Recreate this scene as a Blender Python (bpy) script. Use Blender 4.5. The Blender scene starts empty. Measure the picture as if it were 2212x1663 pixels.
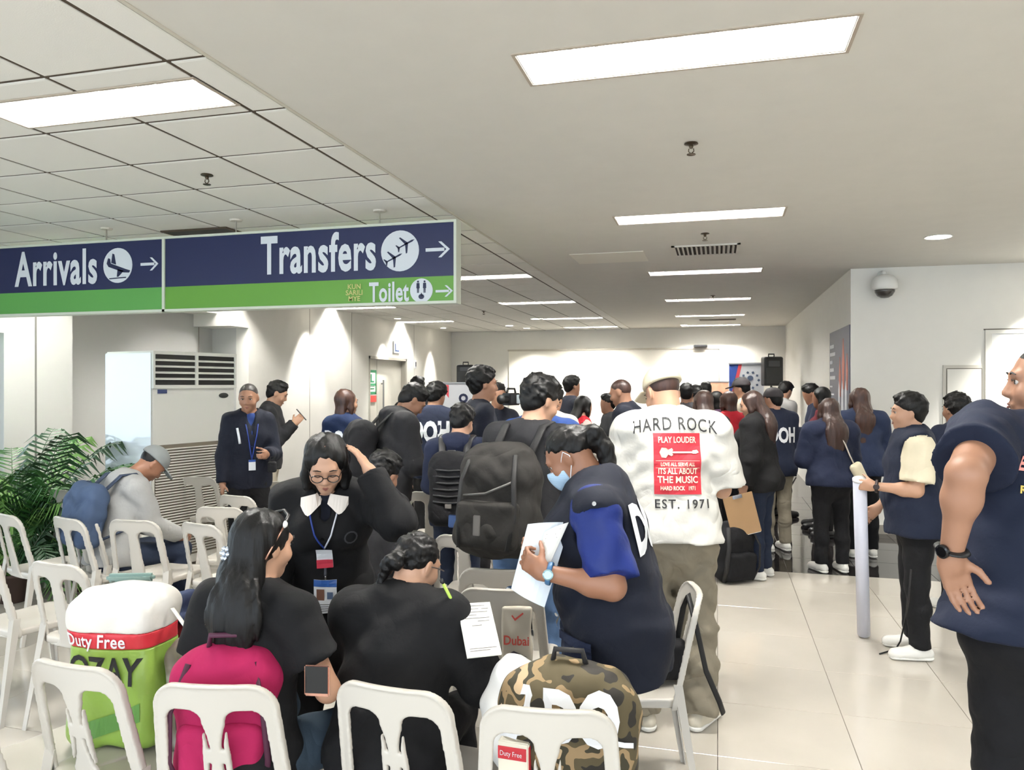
import bpy, bmesh, math, random
import numpy as np
from mathutils import Vector, Matrix
random.seed(7)
SC = bpy.context.scene
COL = SC.collection
PI = math.pi
R = math.radians
# ---------------------------------------------------------------- camera, sky, light, exposure
YAW = math.atan(444/1640.0)
CZ = 1.65
cd = bpy.data.cameras.new('camera'); cam = bpy.data.objects.new('camera', cd); COL.objects.link(cam)
cd.sensor_width = 36.0; cd.lens = 36.0*1640/2212; cd.clip_end = 200; cd.clip_start = 0.05
cam.location = (0, 0, CZ); cam.rotation_euler = (PI/2, 0, YAW)
SC.camera = cam
SC.view_settings.view_transform = 'Standard'; SC.view_settings.look = 'None'
SC.view_settings.exposure = 0.84; SC.view_settings.gamma = 1.0; SC.view_settings.use_curve_mapping = False
w = bpy.data.worlds.new('sky'); SC.world = w; w.use_nodes = True
bgn = w.node_tree.nodes['Background']; bgn.inputs[0].default_value = (0.80, 0.90, 1.0, 1); bgn.inputs[1].default_value = 2.6
TUBE = 240.0      # fluorescent panel radiance
HALL = 19.0      # watts of each hall light behind the photographer
def area(name, loc, sx, sy, power, rot=(0,0,0), col=(1,.985,.955)):
    l = bpy.data.lights.new(name, 'AREA'); l.shape = 'RECTANGLE'; l.size = sx; l.size_y = sy; l.energy = power; l.color = col
    o = bpy.data.objects.new(name, l); COL.objects.link(o); o.location = loc; o.rotation_euler = rot; return o
def spot(name, loc, power, ang, blend=.6, rot=(0,0,0), col=(1,.97,.91), r=.04):
    l = bpy.data.lights.new(name, 'SPOT'); l.energy = power; l.spot_size = R(ang); l.spot_blend = blend; l.color = col; l.shadow_soft_size = r
    o = bpy.data.objects.new(name, l); COL.objects.link(o); o.location = loc; o.rotation_euler = rot; return o
for i, (x, y) in enumerate([(-4.2,-2.6),(0,-2.6),(3.6,-2.6),(-4.2,.1),(0,-.3),(3.6,.1),(3.6,3.2),(3.6,6.2)]):
    area('hall_light', (x, y, 2.93), 1.2, .5, HALL)

# ---------------------------------------------------------------- pixel helpers (pixel + real depth -> place in the room)
s_, c_ = math.sin(YAW), math.cos(YAW)
def W(px, py, t):
    u = (px-1106)/1640; v = (831.5-py)/1640
    return Vector((t*(-s_+u*c_), t*(c_+u*s_), CZ+t*v))
def onY(px, py, Y): return W(px, py, Y/(c_+(px-1106)/1640*s_))
def onX(px, py, X): return W(px, py, X/(-s_+(px-1106)/1640*c_))
def onZ(px, py, z): return W(px, py, (z-CZ)/((831.5-py)/1640))

# ---------------------------------------------------------------- materials
MATS = {}
def srgb(h):
    if isinstance(h, str):
        h = h.lstrip('#'); c = [int(h[i:i+2],16)/255 for i in (0,2,4)]
    else: c = [x/255 for x in h]
    return tuple((x/12.92 if x <= .04045 else ((x+.055)/1.055)**2.4) for x in c)+(1,)
def mat(name, col, rough=.6, bump=0, scale=60, var=0, metal=0, spec=.5, emit=0, trans=0, alpha=1, coat=0, stretch=None, dist=.004, sheen=0, vscale=6):
    if name in MATS: return MATS[name]
    m = bpy.data.materials.new(name); m.use_nodes = True; nt = m.node_tree; b = nt.nodes['Principled BSDF']
    c = srgb(col); b.inputs['Base Color'].default_value = c; b.inputs['Roughness'].default_value = rough
    b.inputs['Metallic'].default_value = metal; b.inputs['Specular IOR Level'].default_value = spec
    if coat: b.inputs['Coat Weight'].default_value = coat
    if sheen: b.inputs['Sheen Weight'].default_value = sheen; b.inputs['Sheen Roughness'].default_value = .5
    if trans: b.inputs['Transmission Weight'].default_value = trans
    if alpha < 1: b.inputs['Alpha'].default_value = alpha
    if emit:
        b.inputs['Emission Color'].default_value = c; b.inputs['Emission Strength'].default_value = emit
    if bump or var:
        tc = nt.nodes.new('ShaderNodeTexCoord'); mp = nt.nodes.new('ShaderNodeMapping'); nt.links.new(tc.outputs['Object'], mp.inputs[0])
        if stretch: mp.inputs['Scale'].default_value = stretch
    if bump:
        n = nt.nodes.new('ShaderNodeTexNoise'); n.inputs['Scale'].default_value = scale; n.inputs['Detail'].default_value = 4
        nt.links.new(mp.outputs[0], n.inputs['Vector'])
        bp = nt.nodes.new('ShaderNodeBump'); bp.inputs['Strength'].default_value = bump; bp.inputs['Distance'].default_value = dist
        nt.links.new(n.outputs['Fac'], bp.inputs['Height']); nt.links.new(bp.outputs[0], b.inputs['Normal'])
    if var:
        n2 = nt.nodes.new('ShaderNodeTexNoise'); n2.inputs['Scale'].default_value = vscale; n2.inputs['Detail'].default_value = 5
        nt.links.new(mp.outputs[0], n2.inputs['Vector'])
        mr = nt.nodes.new('ShaderNodeMapRange'); mr.inputs['From Min'].default_value = .3; mr.inputs['From Max'].default_value = .7
        mr.inputs['To Min'].default_value = 1-var; mr.inputs['To Max'].default_value = 1+var
        nt.links.new(n2.outputs['Fac'], mr.inputs[0])
        mx = nt.nodes.new('ShaderNodeVectorMath'); mx.operation = 'SCALE'; mx.inputs[0].default_value = c[:3]
        nt.links.new(mr.outputs[0], mx.inputs['Scale']); nt.links.new(mx.outputs[0], b.inputs['Base Color'])
    MATS[name] = m; return m
def ramp_mat(name, stops, scale=8, rough=.7, detail=2, voronoi=False, stretch=None, bump=0):
    if name in MATS: return MATS[name]
    m = bpy.data.materials.new(name); m.use_nodes = True; nt = m.node_tree; b = nt.nodes['Principled BSDF']; b.inputs['Roughness'].default_value = rough
    tc = nt.nodes.new('ShaderNodeTexCoord'); mp = nt.nodes.new('ShaderNodeMapping'); nt.links.new(tc.outputs['Object'], mp.inputs[0])
    if stretch: mp.inputs['Scale'].default_value = stretch
    n = nt.nodes.new('ShaderNodeTexNoise'); n.inputs['Scale'].default_value = scale; n.inputs['Detail'].default_value = detail
    nt.links.new(mp.outputs[0], n.inputs['Vector'])
    r = nt.nodes.new('ShaderNodeValToRGB'); cr = r.color_ramp; cr.interpolation = 'CONSTANT' if voronoi else 'LINEAR'
    while len(cr.elements) < len(stops): cr.elements.new(.5)
    for e, (p, c) in zip(cr.elements, stops): e.position = p; e.color = srgb(c)
    nt.links.new(n.outputs['Fac'], r.inputs[0]); nt.links.new(r.outputs[0], b.inputs['Base Color'])
    if bump:
        bp = nt.nodes.new('ShaderNodeBump'); bp.inputs['Strength'].default_value = bump; bp.inputs['Distance'].default_value = .004
        nt.links.new(n.outputs['Fac'], bp.inputs['Height']); nt.links.new(bp.outputs[0], b.inputs['Normal'])
    MATS[name] = m; return m

# ---------------------------------------------------------------- object helpers
def tag(o, label=None, cat=None, group=None, kind=None):
    if label: o['label'] = label
    if cat: o['category'] = cat
    if group: o['group'] = group
    if kind: o['kind'] = kind
    return o
def empty(name, loc=(0,0,0), rz=0, label=None, cat=None, group=None, kind=None):
    o = bpy.data.objects.new(name, None); COL.objects.link(o); o.location = loc; o.rotation_euler = (0,0,rz); o.empty_display_size = .1
    return tag(o, label, cat, group, kind)
def link(name, me, m, parent=None, smooth=False):
    if m is not None:
        me.materials.clear(); me.materials.append(m)
    o = bpy.data.objects.new(name, me); COL.objects.link(o)
    if parent is not None: o.parent = parent
    if smooth: me.shade_smooth()
    return o
class MB:
    def __init__(s): s.v = []; s.f = []
    def add(s, vs, fs):
        n = len(s.v); s.v += [tuple(v) for v in vs]; s.f += [tuple(i+n for i in f) for f in fs]; return s
    def box(s, x0, x1, y0, y1, z0, z1, M=None, bev=0):
        vs = [Vector((x,y,z)) for x in (x0,x1) for y in (y0,y1) for z in (z0,z1)]
        if M is not None: vs = [M @ v for v in vs]
        return s.add(vs, [(0,1,3,2),(4,6,7,5),(0,4,5,1),(2,3,7,6),(0,2,6,4),(1,5,7,3)])
    def rbox(s, x0, x1, y0, y1, z0, z1, r, M=None):   # box with chamfered edges
        bm = bmesh.new(); bmesh.ops.create_cube(bm, size=1)
        for v in bm.verts: v.co = Vector((x0+(v.co.x+.5)*(x1-x0), y0+(v.co.y+.5)*(y1-y0), z0+(v.co.z+.5)*(z1-z0)))
        bmesh.ops.bevel(bm, geom=bm.edges[:], offset=r, segments=2, affect='EDGES')
        vs = [(M @ v.co if M is not None else v.co.copy()) for v in bm.verts]; bm.verts.index_update()
        s.add(vs, [tuple(v.index for v in f.verts) for f in bm.faces]); bm.free(); return s
    def tube(s, pts, r, seg=8, flat=None):
        pts = [Vector(p) for p in pts]; n = len(pts); vs = []; fs = []
        rr = r if hasattr(r, '__len__') else [r]*n
        up = Vector((0,0,1)); prev = None
        for i, p in enumerate(pts):
            d = (pts[min(i+1,n-1)]-pts[max(i-1,0)]).normalized()
            if prev is None:
                a = d.cross(up if abs(d.z) < .9 else Vector((0,1,0))).normalized()
            else: a = (prev - d*prev.dot(d)).normalized()
            prev = a; b = d.cross(a)
            for k in range(seg):
                t = 2*PI*k/seg; vs.append(p + a*math.cos(t)*rr[i] + b*math.sin(t)*rr[i]*(flat or 1))
        for i in range(n-1):
            for k in range(seg):
                fs.append((i*seg+k, i*seg+(k+1)%seg, (i+1)*seg+(k+1)%seg, (i+1)*seg+k))
        fs.append(tuple(range(seg))[::-1]); fs.append(tuple((n-1)*seg+k for k in range(seg)))
        return s.add(vs, fs)
    def lathe(s, prof, seg=24, M=None, sx=1, sy=1):
        vs = []; fs = []; n = len(prof)
        for r, z in prof:
            for k in range(seg):
                t = 2*PI*k/seg; v = Vector((r*math.cos(t)*sx, r*math.sin(t)*sy, z)); vs.append(M @ v if M is not None else v)
        for i in range(n-1):
            for k in range(seg): fs.append((i*seg+k, i*seg+(k+1)%seg, (i+1)*seg+(k+1)%seg, (i+1)*seg+k))
        fs.append(tuple(range(seg))[::-1]); fs.append(tuple((n-1)*seg+k for k in range(seg)))
        return s.add(vs, fs)
    def prism(s, poly, d0, d1, fr):   # poly of (a,b); fr(a,b,d)->Vector
        n = len(poly); vs = [fr(a,b,d0) for a,b in poly]+[fr(a,b,d1) for a,b in poly]
        return s.add(vs, [tuple(range(n)), tuple(range(n,2*n))[::-1]]+[(i,(i+1)%n,n+(i+1)%n,n+i) for i in range(n)])
    def mesh(s, name='m'):
        me = bpy.data.meshes.new(name); me.from_pydata(s.v, [], s.f)
        bm = bmesh.new(); bm.from_mesh(me); bmesh.ops.recalc_face_normals(bm, faces=bm.faces[:]); bm.to_mesh(me); bm.free(); me.update(); return me
    def build(s, name, m, parent=None, smooth=False):
        return link(name, s.mesh(name), m, parent, smooth)
def basis(x, y, z, o=(0,0,0)):
    return Matrix(((x[0],y[0],z[0],o[0]),(x[1],y[1],z[1],o[1]),(x[2],y[2],z[2],o[2]),(0,0,0,1)))
_tc = {}
def text_arr(s, size, bold=0, sx=1, space=1, align='CENTER'):
    key = (s, size, bold, sx, space, align)
    if key in _tc: return _tc[key]
    c = bpy.data.curves.new('lettering', 'FONT'); c.body = s; c.size = size; c.offset = bold; c.align_x = align; c.align_y = 'CENTER'; c.space_character = space
    c.resolution_u = 3
    o = bpy.data.objects.new('lettering', c); COL.objects.link(o)
    bpy.context.view_layer.update()
    me = bpy.data.meshes.new_from_object(o.evaluated_get(bpy.context.evaluated_depsgraph_get()))
    v = np.array([tuple(q.co) for q in me.vertices]); f = [tuple(p.vertices) for p in me.polygons]
    bpy.data.objects.remove(o); bpy.data.curves.remove(c); bpy.data.meshes.remove(me)
    if len(v): v[:,0] *= sx
    _tc[key] = (v, f); return v, f
def flat_text(name, s, size, m, M, parent=None, bold=0, sx=1, space=1, align='CENTER', thick=.002):
    v, f = text_arr(s, size, bold, sx, space, align)
    mb = MB(); n = len(v)
    mb.add([M @ Vector((a[0],a[1],thick)) for a in v], f)
    return mb.build(name, m, parent)
def join_text(name, parts, m, parent=None):   # parts of (verts, faces)
    mb = MB()
    for v, f in parts: mb.add(v, f)
    return mb.build(name, m, parent)
def ell2(cx, cy, rx, ry, n=24, a0=0): return [(cx+rx*math.cos(2*PI*i/n+a0), cy+ry*math.sin(2*PI*i/n+a0)) for i in range(n)]

# ---------------------------------------------------------------- signed-distance sculptor (smooth unions of tapered limbs, meshed by surface nets)
def V3(*a): return np.array(a, dtype=np.float32)
def prim_eval(p, P):
    k = p[0]
    if k == 'c':
        _, a, b, ra, rb, M, sc, cap = p
        q = P - a; ba = b - a
        if cap is not None: capd = q @ cap[0] - cap[1]
        if M is not None: q = q @ M; ba = ba @ M
        if sc is not None: q = q/sc; ba = ba/sc
        L = float(ba @ ba)
        if L < 1e-10: d = np.sqrt((q*q).sum(-1)) - ra
        else:
            h = np.clip((q @ ba)/L, 0, 1); e = q - h[...,None]*ba
            d = np.sqrt((e*e).sum(-1)) - (ra+(rb-ra)*h)
        if sc is not None: d = d*float(min(sc))
        if cap is not None: d = np.maximum(d, capd)
        return d
    if k == 'b':
        _, c, hf, r, M = p
        q = P - c
        if M is not None: q = q @ M
        q = np.abs(q) - (hf - r)
        return np.sqrt((np.maximum(q,0)**2).sum(-1)) + np.minimum(q.max(-1),0) - r
    if k == 'h':
        return (P - p[1]) @ p[2]
    if k == 'f': return p[1](P)
def cone(a, b, ra, rb=None, M=None, sc=None, capb=False, capa=False):
    a = np.array(a, dtype=np.float32); b = np.array(b, dtype=np.float32); rb = ra if rb is None else rb
    cap = None
    if capb:
        d = (b-a)/np.linalg.norm(b-a); cap = (d, float((b-a) @ d))
    return ('c', a, b, ra, rb, M, None if sc is None else np.array(sc, dtype=np.float32), cap)
def ball(c, r, M=None):
    if hasattr(r, '__len__'):
        m = max(r); return cone(c, c, m, m, M, [x/m for x in r])
    return cone(c, c, r)
def rbx(c, hf, r, M=None): return ('b', np.array(c, dtype=np.float32), np.array(hf, dtype=np.float32), r, M)
def half(pt, n):
    n = np.array(n, dtype=np.float32); return ('h', np.array(pt, dtype=np.float32), n/np.linalg.norm(n))
def U(p, k=.02): return ('u', p, k)
def S(p, k=.01): return ('s', p, k)
def I(p, k=0): return ('i', p, k)
def NZ(amp, f, ph=0): return ('n', amp, np.array(f, dtype=np.float32), ph)
def apply_op(op, D, P):
    m = op[0]
    if m == 'n':
        q = P*op[2]; ph = op[3]
        return D + op[1]*(np.sin(q[...,0]+ph+1.7*np.sin(q[...,2]*.61+ph))*np.cos(q[...,1]*1.1+ph*2)+np.sin(q[...,2]+2.1*np.sin(q[...,0]*.57+ph)+q[...,1]*.5))*.6
    d = prim_eval(op[1], P); k = op[2]
    if m == 'u':
        if k <= 0: return np.minimum(D, d)
        h = np.maximum(k-np.abs(D-d), 0)/k; return np.minimum(D, d) - h*h*k*.25
    if m == 's': d = -d
    if k <= 0: return np.maximum(D, d)
    h = np.maximum(k-np.abs(D-d), 0)/k; return np.maximum(D, d) + h*h*k*.25
def sdf(ops, P):
    D = np.full(P.shape[:-1], 10., dtype=np.float32)
    for op in ops: D = apply_op(op, D, P)
    return D
TRI = [0]
def nets(ops, h, bounds=None):
    if bounds is None:
        lo = np.full(3, 1e9); hi = -lo
        for op in ops:
            if op[0] != 'u': continue
            p = op[1]
            if p[0] == 'c':
                r = max(p[3], p[4])*(1 if p[6] is None else float(max(p[6])))
                for q in (p[1], p[2]): lo = np.minimum(lo, q-r); hi = np.maximum(hi, q+r)
            elif p[0] == 'b':
                r = float(np.linalg.norm(p[2])) if p[4] is not None else p[2]
                lo = np.minimum(lo, p[1]-r); hi = np.maximum(hi, p[1]+r)
            elif p[0] == 'f': lo = np.minimum(lo, p[2][0]); hi = np.maximum(hi, p[2][1])
    else: lo, hi = np.array(bounds[0]), np.array(bounds[1])
    lo = lo-.012-2*h; hi = hi+.012+2*h; B = 8
    nb = np.ceil((hi-lo)/(h*B)).astype(int)+1
    n = nb*B
    g = [lo[i]+h*B*(np.arange(nb[i])+.5)-h*.5 for i in range(3)]
    C = np.stack(np.meshgrid(*g, indexing='ij'), -1).astype(np.float32)
    Dc = sdf(ops, C); rad = h*B*.5*1.7321
    act = np.abs(Dc) < rad*1.35+.02
    ii = np.argwhere(act); M = len(ii)
    base = (lo+ii*h*B).astype(np.float32)
    o = np.arange(B)*h; off = np.stack(np.meshgrid(o,o,o, indexing='ij'), -1).reshape(-1,3).astype(np.float32)
    D = np.full((M, B**3), 10., dtype=np.float32); dcf = Dc[act]; Ca = C[act]
    for op in ops:
        m = op[0]
        if m == 'n' or op[1][0] in 'hf': sel = slice(None)
        else:
            dc = prim_eval(op[1], Ca)
            sel = np.nonzero(dc < dcf+2.2*rad+op[2]+.02)[0] if m == 'u' else (np.nonzero(-dc > dcf-2.2*rad-op[2]-.02)[0] if m == 's' else slice(None))
            if not isinstance(sel, slice) and len(sel) == 0: continue
        P = base[sel][:,None,:]+off[None]
        D[sel] = apply_op(op, D[sel], P)
    G = np.repeat(np.repeat(np.repeat(np.where(Dc<0,-1.,1.).astype(np.float32), B,0), B,1), B,2)
    G6 = G.reshape(nb[0],B,nb[1],B,nb[2],B)
    G6[ii[:,0],:,ii[:,1],:,ii[:,2],:] = D.reshape(M,B,B,B)
    G = G6.reshape(n)
    s = (G < 0)
    cnt = np.zeros(n-1, dtype=np.uint8)
    for a in (0,1):
        for b in (0,1):
            for c in (0,1): cnt += s[a:n[0]-1+a, b:n[1]-1+b, c:n[2]-1+c]
    cell = np.argwhere((cnt > 0) & (cnt < 8))
    idx = np.full(n-1, -1, dtype=np.int32); idx[cell[:,0],cell[:,1],cell[:,2]] = np.arange(len(cell))
    cor = {}
    for a in (0,1):
        for b in (0,1):
            for c in (0,1): cor[(a,b,c)] = G[cell[:,0]+a, cell[:,1]+b, cell[:,2]+c]
    acc = np.zeros((len(cell),3)); wn = np.zeros(len(cell))
    for ax in range(3):
        for a in (0,1):
            for b in (0,1):
                p = [a,b]; p.insert(ax,0); q = [a,b]; q.insert(ax,1)
                d0 = cor[tuple(p)]; d1 = cor[tuple(q)]; cr = (d0<0) != (d1<0)
                t = np.where(cr, d0/np.where(cr, d0-d1, 1), 0)
                pos = np.zeros((len(cell),3)); pos += np.array(p); pos[:,ax] += t
                acc += pos*cr[:,None]; wn += cr
    verts = lo+(cell+acc/wn[:,None])*h
    quads = []
    for ax in range(3):
        sl0 = [slice(None)]*3; sl1 = [slice(None)]*3; sl0[ax] = slice(0,-1); sl1[ax] = slice(1,None)
        A = s[tuple(sl0)]; Bm = s[tuple(sl1)]
        e = np.argwhere(A != Bm)
        u, v = [(1,2),(2,0),(0,1)][ax]
        e = e[(e[:,u]>0)&(e[:,v]>0)&(e[:,u]<n[u]-1)&(e[:,v]<n[v]-1)]
        ins = A[e[:,0],e[:,1],e[:,2]]
        def gi(du,dv):
            c = e.copy(); c[:,u] -= du; c[:,v] -= dv; return idx[c[:,0],c[:,1],c[:,2]]
        q = np.stack([gi(1,1),gi(0,1),gi(0,0),gi(1,0)],1)
        q[~ins] = q[~ins][:,::-1]
        quads.append(q)
    q = np.concatenate(quads); q = q[(q>=0).all(1)]
    return verts.astype(np.float32), q
def np_mesh(name, v, q):
    me = bpy.data.meshes.new(name); nv, nq = len(v), len(q)
    me.vertices.add(nv); me.vertices.foreach_set('co', v.astype(np.float32).ravel())
    me.loops.add(nq*4); me.loops.foreach_set('vertex_index', q.astype(np.int32).ravel())
    me.polygons.add(nq); me.polygons.foreach_set('loop_start', np.arange(nq, dtype=np.int32)*4)
    me.update(calc_edges=True); me.validate()
    me.polygons.foreach_set('use_smooth', np.ones(nq, dtype=bool)); me.update()
    TRI[0] += nq*2
    return me
def sculpt(name, ops, h, m, parent=None):
    v, q = nets(ops, h); return link(name, np_mesh(name, v, q), m, parent)
def march(ops, P, d, off=.003, n=40):   # walk points along d until they meet the surface
    P = np.array(P, dtype=np.float32); d = np.array(d, dtype=np.float32); t = np.zeros(len(P), dtype=np.float32)
    for _ in range(n):
        D = sdf(ops, P+t[:,None]*d) - off; t += np.clip(D, -.02, .15)*.85
    bad = t > 1.2
    t[bad] = np.median(t[~bad]) if (~bad).any() else 0
    return P+t[:,None]*d
def decal(name, v2, faces, ops, org, ax, ay, d, m, parent, off=.003):
    P = np.array([np.array(org)+np.array(ax)*a[0]+np.array(ay)*a[1] for a in v2])
    Q = march(ops, P, d, off)
    return MB().add(Q.tolist(), faces).build(name, m, parent, smooth=False)
def grid2(x0, x1, y0, y1, nx=10, ny=10):
    v = [(x0+(x1-x0)*i/nx, y0+(y1-y0)*j/ny) for j in range(ny+1) for i in range(nx+1)]
    return v, [(j*(nx+1)+i, j*(nx+1)+i+1, (j+1)*(nx+1)+i+1, (j+1)*(nx+1)+i) for j in range(ny) for i in range(nx)]
def blob2(x0, x1, n, fn):  # strip between lower and upper curves
    v = []
    for i in range(n+1):
        x = x0+(x1-x0)*i/n; a, b = fn(x); v += [(x, a), (x, b)]
    return v, [(2*i, 2*i+2, 2*i+3, 2*i+1) for i in range(n)]
# ---------------------------------------------------------------- the room
H = 2.95
XE, XL = -1.94, -6.34          # edge of the tiled ceiling, left wall
PXT, PYT = .61, .583           # ceiling tile pitch
X0T, Y0T = -2.14, 2.586
plaster = mat('plaster_ceiling', (217,214,206), .9, bump=.05, scale=30, var=.015)
wallm = mat('wall_paint', (229,227,220), .75, bump=.04, scale=40, var=.012)
panelm = mat('wall_panel', (214,214,210), .35, bump=.02, scale=20)
tilem = mat('ceiling_tile', (236,234,227), .9, bump=.25, scale=180, dist=.002)
gridm = mat('ceiling_grid', (84,72,58), .9)
dark = mat('dark_gap', (30,28,27), .8)
whitem = mat('white_metal', (232,232,228), .4)
chrome = mat('chrome', (200,200,205), .15, metal=1)
blackp = mat('black_plastic', (22,22,24), .45)
glow = mat('tube_glow', (255,252,246), emit=TUBE)
louv = mat('louvre_reflector', (235,238,240), .12, metal=.85)

# floor: base slab with light and dark polished tiles laid on it
floor = MB().box(-12, 9, -6, 18.2, -.06, -.004).build('floor', mat('floor_joint', (112,104,94), .8)); tag(floor, kind='structure')
lt = mat('light_floor_tile', (196,190,179), .10, var=.03, vscale=3, spec=.55, bump=.015, scale=4, dist=.01)
dk = mat('dark_floor_tile', (46,43,43), .06, var=.15, vscale=5, spec=.5)
TP = .6
YB = 7.1
def tile_mesh(a, b, g=.0016):
    bm = MB(); z = 0
    bm.add([(g,g,-.01),(a-g,g,-.01),(a-g,b-g,-.01),(g,b-g,-.01),(g,g,-.0012),(a-g,g,-.0012),(a-g,b-g,-.0012),(g,b-g,-.0012),
            (g*2,g*2,0),(a-g*2,g*2,0),(a-g*2,b-g*2,0),(g*2,b-g*2,0)],
           [(0,1,5,4),(1,2,6,5),(2,3,7,6),(3,0,4,7),(4,5,9,8),(5,6,10,9),(6,7,11,10),(7,4,8,11),(8,9,10,11)])
    return bm.mesh('floor_tile')
ml = tile_mesh(TP, TP); md = tile_mesh(TP, TP)
ml.materials.append(lt); md.materials.append(dk)
for i in range(-10, 9):
    for j in range(12):
        x = i*TP; y = YB-TP*(j+1)
        if y > -.2 and x < 5: o = bpy.data.objects.new('floor_tile', ml); COL.objects.link(o); o.parent = floor; o.location = (x, y, 0)
for i in range(-10, 6):
    for j in range(8):
        o = bpy.data.objects.new('dark_floor_tile', md); COL.objects.link(o); o.parent = floor; o.location = (i*TP, YB+TP*j, 0)
lay = MB()
lay.box(-12, 9, -6, YB-12*TP, -.01, 0); lay.box(-12, -6, YB-12*TP, YB, -.01, 0); lay.box(5.4, 9, YB-12*TP, YB, -.01, 0)
lay.build('plain_floor', lt, floor)
MB().box(-12, 9, YB+8*TP, 18.2, -.01, 0).box(-12,-6,YB,YB+8*TP,-.01,0).box(3.6,9,YB,YB+8*TP,-.01,0).build('plain_dark_floor', dk, floor)

# plaster ceiling with openings for the lamps
LX0, LX1 = -.77, .48
LY = [2.89, 5.86, 8.83, 11.75, 14.5, 16.9]
holes = [(LX0, LX1, y, y+.30) for y in LY]
def slab_with_holes(x0, x1, y0, y1, z0, z1, holes):
    xs = sorted({x0,x1}|{h[0] for h in holes}|{h[1] for h in holes}); ys = sorted({y0,y1}|{h[2] for h in holes}|{h[3] for h in holes})
    mb = MB()
    for a, b in zip(xs, xs[1:]):
        for c, d in zip(ys, ys[1:]):
            if any(h[0] <= (a+b)/2 <= h[1] and h[2] <= (c+d)/2 <= h[3] for h in holes): continue
            mb.box(a, b, c, d, z0, z1)
    return mb
ceiling = slab_with_holes(XE, 9, -4.2, 17.9, H, H+.12, holes).build('ceiling', plaster); tag(ceiling, kind='structure')
# tiled part: backing, grid and single tiles
MB().box(XE-.012, XE+.006, -4.2, 17.9, H-.004, H+.03).build('edge_trim', mat('edge_trim', (206,200,186), .6), ceiling)
fixr = {}
for k, cols in ((-5,(0,5)),(0,(0,)),(5,(0,5)),(10,(0,5)),(15,(0,5)),(20,(0,5)),(24,(0,))):  # the left column's two farthest lamps are added to brighten the far end
    for c in cols: fixr[(k,c)] = 1
thl = []
for (k, c) in fixr:
    xx = X0T-c*PXT; thl.append((xx-2*PXT, xx, Y0T+k*PYT+.165, Y0T+k*PYT+.475))
slab_with_holes(-9, XE, -4.2, 17.9, H+.006, H+.12, thl).build('ceiling_backing', gridm, ceiling)
tm = {}
def ctile(x0, x1, y0, y1):
    key = (round(x1-x0,3), round(y1-y0,3)); g = .012
    if key not in tm:
        a, b = key
        m = MB().add([(g,g,.006),(a-g,g,.006),(a-g,b-g,.006),(g,b-g,.006),(g,g,.002),(a-g,g,.002),(a-g,b-g,.002),(g,b-g,.002),(g*2,g*2,0),(a-g*2,g*2,0),(a-g*2,b-g*2,0),(g*2,b-g*2,0)],
            [(4,5,1,0),(5,6,2,1),(6,7,3,2),(7,4,0,3),(8,9,5,4),(9,10,6,5),(10,11,7,6),(11,8,4,7),(11,10,9,8)]).mesh('ceiling_tile'); m.materials.append(tilem); tm[key] = m
    o = bpy.data.objects.new('ceiling_tile', tm[key]); COL.objects.link(o); o.parent = ceiling; o.location = (x0, y0, H)
    o.rotation_euler = (random.uniform(-.001,.001), random.uniform(-.001,.001), 0)
gb = MB()
for k in range(-4, 27):
    y0 = Y0T+k*PYT; y1 = min(y0+PYT, 17.7)
    if y0 > 17.65: break
    ctile(X0T, XE-.012, y0, y1)
    for c in range(8):
        x1 = X0T-c*PXT; x0 = x1-PXT
        hit = [kk for kk in fixr if kk[0]==k and kk[1] in (c, c-1)]
        if hit:
            ctile(x0, x1, y0, y0+.17); ctile(x0, x1, y0+.47, y1)
        else: ctile(x0, x1, y0, y1)

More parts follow.
